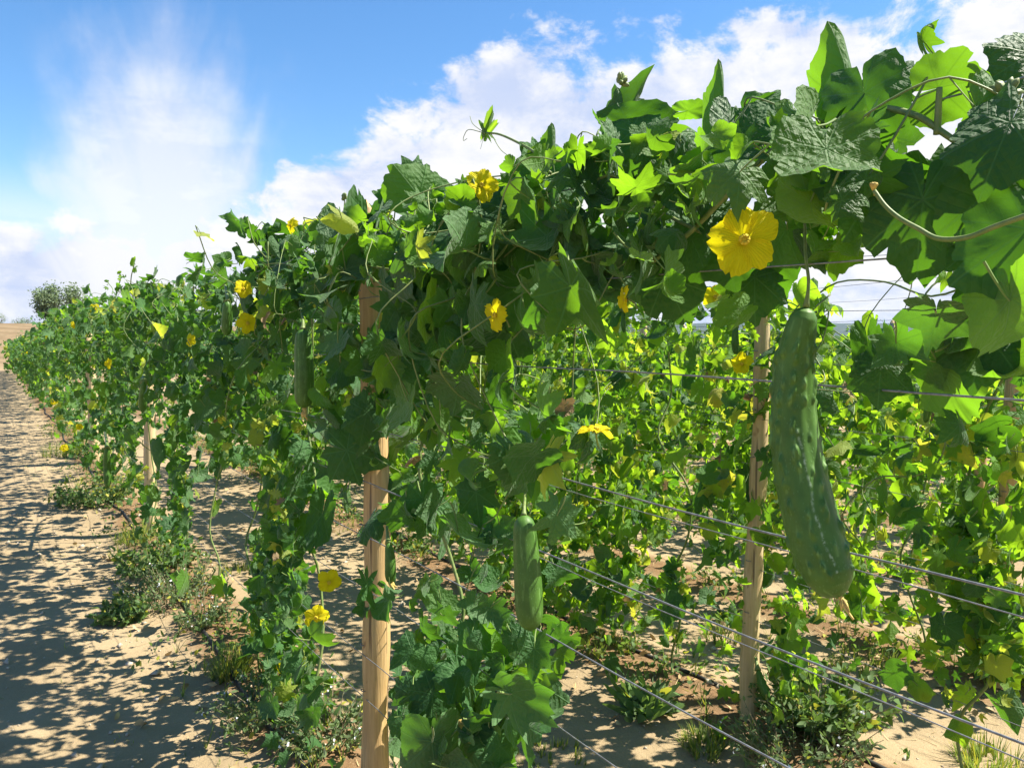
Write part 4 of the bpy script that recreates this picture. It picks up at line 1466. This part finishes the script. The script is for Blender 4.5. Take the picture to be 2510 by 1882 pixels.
fruit([(952, 1330), (956, 1365), (957, 1400), (956, 1428)], [(0, 5), (.1, 20), (.4, 25), (.8, 27), (.95, 19), (1, 4)], -.02,
      'short slender young luffa just right of the thick post', stalk_px=[(948, 1290, 0), (952, 1332, -.02)], tail=[(956, 1428), (962, 1440)], seed=13)
fruit([(1858, 1640), (1866, 1670), (1878, 1700), (1884, 1712)], [(0, 5), (.1, 14), (.4, 20), (.8, 21), (.95, 14), (1, 3)], -.05,
      'tiny luffa leaning by the foot of the yellowish peeled pole', p=2.42, stalk_px=[(1852, 1610, -.03), (1858, 1642, -.05)], seed=14)
fruit([(1527, 762), (1528, 790), (1529, 818)], [(0, 3), (.15, 9), (.6, 12), (.92, 9), (1, 2)], -.08,
      'thin pale young luffa hanging below the sideways yellow flower', p=2.42, stalk_px=[(1528, 740, -.08), (1527, 764, -.08)], seed=15)
fruit([(1803, 800), (1802, 835), (1803, 868)], [(0, 4), (.1, 14), (.6, 18), (.92, 14), (1, 3)], -.08,
      'shaded young luffa left of the big luffa, above a small flower', p=2.42, stalk_px=[(1806, 770, -.06), (1803, 802, -.08)], seed=16)
fruit([(2282, 968), (2276, 1000), (2268, 1036)], [(0, 4), (.1, 13), (.6, 17), (.92, 13), (1, 3)], -.08,
      'short luffa in shade right of the big luffa', p=2.42, stalk_px=[(2286, 945, -.06), (2282, 970, -.08)], seed=17)


# ------------------------------------------------------------------ flowers
def petal_mesh(seed, cup):
    g = random.Random(seed)
    n, m_ = 9, 9
    v, uv = [], []
    ph = g.uniform(0, 6)
    for j in range(n):
        f = j / (n - 1)
        hw = 0.1 + 0.36 * math.sin(min(1, f * 1.25) * math.pi / 2) ** 1.2
        if f > .8:
            hw *= 1 - (f - .8) * 1.3
        for i in range(m_):
            s_ = -1 + 2 * i / (m_ - 1)
            edge = 1 - 0.2 * s_ * s_ - 0.1 * (1 - abs(s_)) * (1 if abs(s_) < .2 else 0)
            r = 0.06 + f * edge * 0.96 + (0.03 * math.sin(i * 2.9 + ph) if j == n - 1 else 0)
            x = s_ * hw
            z = 0.10 * math.sin(f * 2.6) - cup * f * f + 0.06 * f * math.sin(s_ * 6 + ph) + 0.05 * f * f * math.sin(s_ * 11 + ph * 2) + 0.05 * s_ * s_ * f
            v.append((x, r, z))
            uv.append((x, r))
    t = []
    for j in range(n - 1):
        for i in range(m_ - 1):
            a = j * m_ + i
            t += [(a, a + 1, a + m_ + 1), (a, a + m_ + 1, a + m_)]
    return mesh_np('petal', v, t, uv, mat=M_PETAL)


PETALS = [petal_mesh(k, c) for k, c in enumerate((.1, .25, .05, .35, .18, .3))]
G = Geo()
G.tube([(0, 0, -.02), (0, 0, .08), (0, 0, .16), (0, 0, .2)], [.1, .12, .14, .05], 10)
for k in range(12):
    a = k * 2.4
    d = np.array([math.cos(a), math.sin(a), 0]) * .11
    G.tube([d + (0, 0, .1), d * 1.15 + (0, 0, .2), d * 0.7 + (0, 0, .25)], [.03, .045, .02], 6)
CENTRE = G.mesh('flower_centre', M_STAMEN)
G = Geo()
G.tube(smooth_path([(0, 0, 0), (0, -.03, -.3), (.05, -.25, -.6), (.1, -.7, -.8)], 4), [.09] * 3 + [.06] * 10, 7)
for k in range(5):
    a = 2 * math.pi * k / 5
    d = np.array([math.cos(a), math.sin(a), 0])
    G.tube([d * .05 + (0, 0, -.04), d * .22 + (0, 0, -.05), d * .36 + (0, 0, -.1)], [.05, .06, .01], 4)
CALYX = G.mesh('flower_stalk', M_STEM)
FL = [  # px, py, width px, look tilt (x right, y up relative to facing the viewer), row, offset, label
    (1822, 590, 172, (.15, .05), .94, -.16, 'largest yellow flower with torn petals, left of the big luffa'),
    (1180, 455, 82, (.1, .1), .94, -.1, 'yellow flower high on the crest, against the cloud left of the shoot'),
    (1218, 772, 84, (-1.7, 1.3), .94, -.13, 'tilted yellow flower below a patch of sky, right of the thick post'),
    (1536, 734, 66, (-5, .3), .94, -.12, 'narrow yellow flower seen edge-on, left of the big luffa'),
    (1752, 728, 62, (.2, .1), 2.42, -.12, 'small yellow flower in the gap under the largest flower'),
    (1820, 892, 56, (-.6, 1.1), 2.42, -.12, 'drooping yellow flower on the wire beside the peeled pole'),
    (1462, 1056, 88, (.2, 5.0), .94, -.06, 'yellow flower lying flat, above the thick wire in the middle'),
    (806, 1426, 58, (.1, .15), .94, -.08, 'upper of two open yellow flowers left of the thick post'),
    (775, 1512, 58, (-.1, .1), .94, -.1, 'lower of two open yellow flowers left of the thick post'),
    (682, 1634, 36, (-1.3, .4), .94, -.06, 'small ragged yellow flower low in the left strand near the sand'),
    (606, 792, 52, (.4, 1.5), .94, -.12, 'yellow flower tilted up beside the small dark luffa'),
    (596, 708, 44, (.2, 1.0), .94, -.12, 'yellow flower just above the small dark luffa'),
    (713, 553, 42, (-1.2, .2), .94, -.06, 'yellow flower on the crest far left of the thick post top'),
    (511, 795, 28, (.2, .2), 2.42, -.1, 'little yellow flower seen past the front row, left of the small luffa'),
    (466, 833, 32, (-.8, .9), .94, -.14, 'yellow flower above the single bare wire at left'),
    (268, 891, 26, (-.8, .6), .94, -.24, 'yellow flower midway up the front row left of the pale post'),
    (233, 757, 24, (.1, 1.2), .94, -.1, 'lone yellow flower on top of the row, right of the olive tree'),
    (183, 796, 20, (.1, .5), .94, -.2, 'yellow flower under the olive tree at the top of the row'),
    (133, 984, 18, (-.3, 1.0), .94, -.28, 'orange-yellow flower low on the row beside the path shade'),
    (195, 1046, 18, (.2, .3), .94, -.26, 'yellow flower in bright low leaves left of the pale post'),
    (157, 1098, 20, (.1, .6), .94, -.34, 'lowest yellow flower over the weeds at the path edge'),
    (120, 827, 16, (.1, .4), .94, -.2, 'yellow flower beside the short far post top'),
    (66, 869, 14, (.1, .4), .94, -.24, 'tiny yellow flower on the far dark end of the row'),
    (60, 843, 14, (.2, .3), .94, -.2, 'tiny yellow flower next to the second far post top'),
    (24, 851, 15, (.1, .3), .94, -.2, 'tiny yellow flower at the far left end of the row'),
    (2222, 1266, 40, (-1.2, .8), 4.85, -.1, 'yellow flower over bare sand, right of the big luffa'),
    (1726, 970, 20, (.1, .2), 4.85, -.12, 'tiny yellow flower in bright leaves left of the peeled pole'),
    (2082, 1048, 20, (.1, .2), 4.85, -.12, 'tiny yellow flower right of the big luffa near the wire'),
    (1170, 960, 24, (.1, 1.4), 2.42, -.1, 'small orange flower above the bright leaves right of the thick post'),
]
for k, (x, y, w, (lx, ly), row, off, lb) in enumerate(FL):
    P = on_row(x, y, row + off)
    dep = float((P - CAM) @ FWD)
    rad = w * dep / FPX / 2
    v = unit(CAM - P)
    n = unit(v + RIGHT * lx + UP * ly)
    R = frame(unit(cross3(n, RIGHT) if abs(n @ UP) > .9 else UP), n)
    t = empty('luffa_flower', P, lb, 'flower', 'yellow luffa flowers')
    M = np.eye(4)
    M[:3, :3] = R
    M[:3, 3] = P
    t.matrix_world = Matrix(M.tolist())
    t.empty_display_size = 0.02
    spin = rnd.uniform(0, 1.2) if k else 0.25
    opn = rnd.uniform(-.2, .45) if k else 0.05
    for q in range(5):
        o = ob('petal', PETALS[(q + k) % 6], t)
        o.rotation_euler = (opn + rnd.uniform(-.15, .15), rnd.uniform(-.12, .12), spin + 2 * math.pi * q / 5 + rnd.uniform(-.08, .08))
        o.location = (0, 0, 0.002 * (q % 2) * rad * 10)
        o.scale = (rad * rnd.uniform(.95, 1.15), rad * rnd.uniform(.95, 1.12), rad)
    for nm, me in (('flower_centre', CENTRE), ('flower_stalk', CALYX)):
        o = ob(nm, me, t)
        o.scale = (rad, rad, rad)
# withered buds
for k, (x, y, w, row, off, lb) in enumerate([(1132, 1778, 30, .94, -.08, 'withered yellow bud among dark leaves at the bottom'),
                                             (1180, 1023, 22, 2.42, -.1, 'round pale bud on a dark young fruit in the middle'),
                                             (2141, 460, 22, .94, -.14, 'orange-tipped bud at the end of a thick shoot, upper right')]):
    P = on_row(x, y, row + off)
    rad = w * float((P - CAM) @ FWD) / FPX / 2
    G = Geo()
    for q in range(6):
        d = unit(np.array([math.cos(q), math.sin(q), 1.6]) + nr.normal(0, .3, 3))
        G.tube(np.array([(0, 0, -rad * .6), d * rad * .5, d * rad * 1.1, d * rad * 1.3]), [rad * .3, rad * .5, rad * .42, rad * .1], 7)
    G.tube([(0, 0, -rad * .4), (rad * .3, 0, -rad * 1.1), (rad * .6, 0, -rad * 1.7)], rad * .22, 6)
    o = ob('flower_bud', G.mesh('flower_bud', M_DRY))
    o.location = tuple(P)
    tag(o, lb, 'bud', 'withered luffa buds')

# ------------------------------------------------------------------ weeds, grass, litter
def blade_geo(G, p, d, L, w, bend, var):
    d = unit(d)
    side = unit(cross3(d, [0.2, 0.1, 1.0]))
    n = 4
    vs, ts = [], []
    for i in range(n):
        f = i / (n - 1)
        c = np.asarray(p) + d * L * f + np.array([0, 0, -1]) * bend * L * f * f
        ww = w * (1 - f) ** 0.7
        vs += [c - side * ww, c + side * ww]
    for i in range(n - 1):
        a = 2 * i
        ts += [(a, a + 1, a + 3), (a, a + 3, a + 2)]
    G.add(vs, ts, np.zeros((len(vs), 2)), var)


def small_leaf(G, p, d, L, w, var):
    d = unit(d)
    s_ = unit(cross3(d, nr.normal(0, 1, 3)))
    nn = cross3(d, s_)
    p = np.asarray(p)
    vs = [p, p + d * L * .35 - s_ * w * .5 + nn * w * .12, p + d * L * .35 + s_ * w * .5 + nn * w * .12, p + d * L * .75 - s_ * w * .32, p + d * L * .75 + s_ * w * .32, p + d * L - nn * w * .2]
    G.add(vs, [(0, 1, 2), (1, 3, 4), (1, 4, 2), (3, 5, 4)], np.zeros((6, 2)), var)


def weed_clump(px, py, wpx, hgt, kind, label, n=60):
    c = on_ground(px, py)
    rad = wpx * float((c - CAM) @ FWD) / FPX / 2
    z0 = float(gh(c[0], c[1]))
    org = np.array([c[0], c[1], z0])
    t = empty('weed_clump', org, label, 'weed', 'weeds along the vine rows')
    G, S, Fw = Geo(), Geo(), Geo()
    for _ in range(n):
        a = nr.uniform(0, 6.28)
        q = math.sqrt(nr.random()) * rad
        b = np.array([q * math.cos(a) * .75, q * math.sin(a) * .75, 0])
        b[2] = float(gh(org[0] + b[0], org[1] + b[1])) - z0 - 0.005
        if kind == 'grass':
            for _k in range(7):
                blade_geo(G, b, np.array([math.cos(a), math.sin(a), 0]) * nr.uniform(0, .8) + nr.normal(0, .2, 3) + (0, 0, 1.1), hgt * nr.uniform(.5, 1.1), .0025, nr.uniform(0, .45), nr.random())
        elif kind == 'rosette':
            for _k in range(9):
                a2 = nr.uniform(0, 6.28)
                small_leaf(G, b + (0, 0, .01), (math.cos(a2), math.sin(a2), nr.uniform(.2, 1.1)), hgt * nr.uniform(.6, 1.2), hgt * .28, nr.random())
        else:
            d = unit(np.array([math.cos(a), math.sin(a), 0]) * nr.uniform(.2, 1.1) + (0, 0, .75))
            L = hgt * nr.uniform(.6, 1.3)
            e = b + d * L
            S.tube([b, b + d * L * .5 + (0, 0, .01), e], [.002, .0017, .001], 4, cap=False)
            for _k in range(14):
                f = nr.uniform(.15, 1)
                small_leaf(G, b + d * L * f, unit(nr.normal(0, 1, 3) + d * .6), nr.uniform(.016, .036) * (1.5 if kind == 'broad' else 1), nr.uniform(.007, .014) * (2.2 if kind == 'broad' else 1), nr.random())
            if kind == 'grey' and nr.random() < .18:
                for _k in range(2):
                    pq = e + nr.normal(0, .01, 3)
                    small_leaf(Fw, pq, unit(nr.normal(0, 1, 3)), .009, .008, 0)
                    small_leaf(Fw, pq, unit(nr.normal(0, 1, 3)), .009, .008, 0)
    ob('foliage', G.mesh('foliage', {'grass': M_GRASS, 'grey': M_GREYWEED}.get(kind, M_WEED)), t)['kind'] = 'stuff'
    if S.v:
        ob('stems', S.mesh('stems', M_OLDSTEM), t)['kind'] = 'stuff'
    if Fw.v:
        ob('blossom', Fw.mesh('blossom', M_WHITE), t)['kind'] = 'stuff'
    return t


for a in [(430, 1470, 230, .17, 'grey', 'wide grey-green weed clump with tiny white flowers beside the path', 130),
          (300, 1515, 110, .1, 'broad', 'low dark leafy weed at the path edge, left of the white-flowered clump', 40),
          (390, 1400, 190, .16, 'broad', 'dark leafy weed at the foot of the pale path-side post', 60),
          (500, 1540, 120, .12, 'grey', 'small grey weed tuft right of the white-flowered clump', 50),
          (565, 1665, 110, .2, 'grass', 'green grass tuft at the bottom left, beside the vine strand', 60),
          (590, 1400, 120, .09, 'grass', 'low grass tuft on the sand behind the wires, left of the strand', 30),
          (650, 1780, 180, .14, 'grey', 'ragged weed below the vine strand at bottom left', 70),
          (800, 1850, 170, .16, 'grey', 'weed sprawling at the bottom edge, left of the thick post', 70),
          (230, 1240, 170, .2, 'broad', 'weedy fringe under the row, left of the pale post', 80),
          (330, 1330, 110, .16, 'grass', 'dry grass tuft under the pale post', 40),
          (160, 1120, 150, .22, 'grass', 'grassy fringe along the row foot halfway to the field', 50),
          (1590, 1745, 170, .13, 'rosette', 'broad-leaved rosette weed on brown soil, bottom centre right', 14),
          (1730, 1830, 150, .1, 'grass', 'grassy weeds by the foot of the peeled pole', 50),
          (1770, 1570, 150, .1, 'grass', 'bright low grass behind the peeled pole, beside a pale rosette', 50),
          (1800, 1525, 90, .08, 'rosette', 'pale rosette weed on sand left of the peeled pole', 8),
          (2010, 1800, 130, .24, 'broad', 'leafy bush at the bottom right of the peeled pole', 120),
          (1960, 1880, 260, .18, 'grey', 'white-flowered weeds at the bottom edge, right of centre', 80),
          (2120, 1640, 220, .1, 'grass', 'dry grassy patch below the tip of the big luffa', 50),
          (2420, 1880, 220, .14, 'grass', 'dry dark grass in the shaded bottom right corner', 60),
          (1480, 1600, 200, .1, 'grass', 'sparse grass under the second row, right of the middle luffa', 40),
          (2480, 1690, 140, .12, 'broad', 'low weed at the foot of the reddish post', 40),
          (1340, 1860, 260, .05, 'grass', 'short mossy grass on sand at the bottom centre', 60)]:
    weed_clump(*a)

# fringe of small weeds under every row, thin grass on the path, straw and pebbles
G, G2 = Geo(), Geo()
for ri, x in enumerate(ROWS[:6]):
    for _ in range(1100 if ri == 0 else 1000):
        y = nr.uniform(.6, 16) if ri == 0 else nr.uniform(x * .4, 13)
        xx = x + nr.normal(0, .14) - (.06 if ri == 0 else 0)
        b = np.array([xx, y, float(gh(xx, y)) - .004])
        clump = math.sin(y * 2.3 + ri) + math.sin(y * 5.1 + ri * 2)
        if clump + nr.normal(0, .7) < -.2:
            continue
        h = nr.uniform(.04, .16) * (1.3 if y > 6 else 1)
        if nr.random() < .5:
            for _k in range(6):
                blade_geo(G2, b, nr.normal(0, .45, 3) + (0, 0, 1), h * nr.uniform(.6, 1.2), .0025, nr.uniform(0, .5), nr.random())
        else:
            for _k in range(9):
                small_leaf(G, b + nr.normal(0, .03, 3) * (1, 1, 0) + (0, 0, nr.uniform(0, h)), nr.normal(0, 1, 3) + (0, 0, .4), nr.uniform(.02, .045), nr.uniform(.01, .022), nr.random())
tag(ob('weeds', G.mesh('weeds', M_WEED)), 'small leafy weeds scattered along the foot of the rows', 'weeds', kind='stuff')
for _ in range(420):
    xx, y = nr.uniform(-.6, .75), nr.uniform(2.2, 12)
    if math.sin(y * 1.9 + xx * 3) + math.sin(xx * 7 + y) < .2:
        continue
    b = np.array([xx, y, float(gh(xx, y)) - .003])
    for _k in range(5):
        blade_geo(G2, b + nr.normal(0, .012, 3) * (1, 1, 0), nr.normal(0, .7, 3) * (1, 1, .2) + (0, 0, .8), nr.uniform(.02, .05), .0016, nr.uniform(0, .6), nr.random())
tag(ob('grass', G2.mesh('grass', M_GRASS)), 'thin grass along the rows and on the sandy path', 'grass', kind='stuff')
G = Geo()
for _ in range(2600):
    ri = int(nr.integers(0, 4))
    x = ROWS[ri] + nr.normal(0, .25)
    y = nr.uniform(.6, 9)
    b = np.array([x, y, float(gh(x, y)) + .004])
    d = np.array([nr.normal(), nr.normal(), nr.normal() * .12])
    blade_geo(G, b, d, nr.uniform(.02, .1), .0016, 0, 0)
for _ in range(700):
    ri = int(nr.integers(0, 4))
    x = ROWS[ri] + nr.normal(0, .3)
    y = nr.uniform(.8, 9)
    small_leaf(G, (x, y, float(gh(x, y)) + .008), (nr.normal(), nr.normal(), .15), nr.uniform(.02, .06), nr.uniform(.015, .04), 0)
tag(ob('straw', G.mesh('straw', M_STRAW)), 'dry straw and stalks lying along the rows', 'straw', kind='stuff')
base = np.array([(1, 0, 0), (-1, 0, 0), (0, 1, 0), (0, -1, 0), (0, 0, .7), (0, 0, -.7)], float)
ft = np.array([(0, 2, 4), (2, 1, 4), (1, 3, 4), (3, 0, 4), (2, 0, 5), (1, 2, 5), (3, 1, 5), (0, 3, 5)])
G = Geo()
for _ in range(5200):
    x, y = nr.uniform(-1.3, 5.2), nr.uniform(1.2, 8)
    s_ = min(.022, .0026 * math.exp(nr.normal(0, .8)) * 1.4)
    v = (base + nr.normal(0, .2, (6, 3))) * s_ * nr.uniform(.7, 1.3, 3)
    G.add(v + (x, y, float(gh(x, y)) + s_ * .2), ft)
tag(ob('gravel', G.mesh('gravel', M_STONE, smooth=False)), 'fine loose gravel on the sandy ground', 'gravel', kind='stuff')

# drip hoses
for x, y0, y1, lb in ((0.86, -.5, 20, 'black drip hose lying on the soil under the front row'), (2.5, .5, 14, 'black drip hose along the foot of the second row')):
    G = Geo()
    P = []
    for y in np.arange(y0, y1, .12):
        xx = x + .025 * math.sin(y * 1.3) + .012 * math.sin(y * 3.7)
        P.append((xx, y, float(gh(xx, y)) + .006))
    G.tube(P, .009, 7)
    tag(ob('drip_hose', G.mesh('drip_hose', M_HOSE)), lb, 'hose', 'drip hoses')


# ------------------------------------------------------------------ trees in the distance
def tree(px, base_y, wpx, hpx, dist, label, seed, name='olive_tree', leaves=2600, trunks=3, mat=M_OLIVE):
    g = np.random.default_rng(seed)
    d = ray(px, 830)
    d = d / (d @ FWD)
    P = CAM + d * dist
    P[2] = float(gh(P[0], P[1]))
    k = dist / FPX
    W, Hh = wpx * k, hpx * k
    t = empty(name, P, label, 'tree', 'trees beyond the field')
    T = Geo()
    C_ = []
    for i in range(trunks):
        a = 2 * math.pi * i / trunks + g.uniform(0, 1)
        top = np.array([math.cos(a) * W * .2, math.sin(a) * W * .2, Hh * .55])
        b = np.array([math.cos(a) * W * .03, math.sin(a) * W * .03, -.1])
        pp = smooth_path([b, (b + top) / 2 + g.normal(0, W * .03, 3), top], 4)
        T.tube(pp, np.linspace(W * .026, W * .012, len(pp)), 7)
        for j in range(5):
            e = top + unit(g.normal(0, 1, 3) + (math.cos(a) * .8, math.sin(a) * .8, .5)) * W * g.uniform(.15, .28)
            s_ = pp[int(g.integers(len(pp) // 2, len(pp)))]
            q = smooth_path([s_, (s_ + e) / 2 + g.normal(0, W * .02, 3), e], 3)
            T.tube(q, np.linspace(W * .01, W * .003, len(q)), 5)
            C_.append(e)
    ob('trunk', T.mesh('trunk', M_BARK), t)
    G = Geo()
    cl = []
    for _ in range(34):
        u = unit(g.normal(0, 1, 3))
        f = g.uniform(.35, 1) ** .6
        cl.append((np.array([u[0] * W * .46 * f, u[1] * W * .46 * f, Hh * .6 + u[2] * Hh * .38]), W * g.uniform(.08, .15)))
    for _ in range(leaves):
        c, r = cl[int(g.integers(len(cl)))]
        p = c + g.normal(0, .5, 3) * r
        if p[2] < Hh * .08:
            continue
        dd = unit(g.normal(0, 1, 3))
        s_ = W * g.uniform(.022, .042)
        side = unit(cross3(dd, g.normal(0, 1, 3))) * s_ * .4
        G.add([p - dd * s_ * .5, p + side, p + dd * s_ * .5, p - side], [(0, 1, 2), (0, 2, 3)], np.zeros((4, 2)), g.random())
    ob('crown', G.mesh('crown', mat, smooth=False), t)


tree(165, 788, 150, 92, 98, 'olive tree with a rounded crown on the dry field at left', 1, leaves=9000)
tree(-4, 788, 44, 36, 104, 'olive tree cut by the left edge of the picture', 2, leaves=1500)
tree(56, 786, 60, 16, 102, 'low scrubby bush on the field edge, left of the olive tree', 3, 'bush', 900, 2)
tree(105, 786, 50, 12, 106, 'tiny scrub touching the left foot of the olive tree', 4, 'bush', 700, 2)
tree(470, 812, 60, 66, 60, 'hazy olive tree glimpsed through the leaves left of the small luffa', 5)
tree(1592, 815, 150, 100, 45, 'silvery olive tree behind the rows, left of the peeled pole', 6, leaves=4200)
tree(2240, 822, 90, 42, 95, 'round olive tree in front of the blue hills at right', 7)
tree(2330, 826, 100, 26, 100, 'low dark olive tree right of the round one, under the hills', 8)
tree(2420, 826, 110, 24, 104, 'low olive tree next to the far red-brown pole', 9)
tree(2130, 826, 110, 28, 104, 'olive tree partly behind the hanging leaf, right of the big luffa', 10)
tree(2030, 826, 110, 34, 98, 'olive tree right behind the top of the big luffa', 11)
tree(2510, 826, 110, 34, 98, 'olive tree cut by the right edge under the hills', 12)
tree(1420, 822, 110, 40, 80, 'olive tree in the gap left of the silvery tree', 13)
tree(1310, 822, 110, 44, 85, 'olive tree behind the patch of sky near the tilted flower', 14)

# ------------------------------------------------------------------ air
G = Geo()
x0, x1, y0, y1, z0, z1 = -4800, 4800, -4800, 4800, -9.0, 75.0
G.add([(x0, y0, z0), (x1, y0, z0), (x1, y1, z0), (x0, y1, z0), (x0, y0, z1), (x1, y0, z1), (x1, y1, z1), (x0, y1, z1)],
      [(0, 2, 1), (0, 3, 2), (4, 5, 6), (4, 6, 7), (0, 1, 5), (0, 5, 4), (1, 2, 6), (1, 6, 5), (2, 3, 7), (2, 7, 6), (3, 0, 4), (3, 4, 7)])
mh, th_, oh = new_mat('pale_air')
pv = th_.node('ShaderNodeVolumePrincipled')
pv.inputs['Color'].default_value = (0.42, 0.62, 1.0, 1)
pv.inputs['Density'].default_value = 0.00006
pv.inputs['Anisotropy'].default_value = 0.2
th_.l.new(pv.outputs[0], oh.inputs['Volume'])
tag(ob('haze', G.mesh('haze', mh, smooth=False)), 'thin bluish haze over the fields', 'haze', kind='stuff')
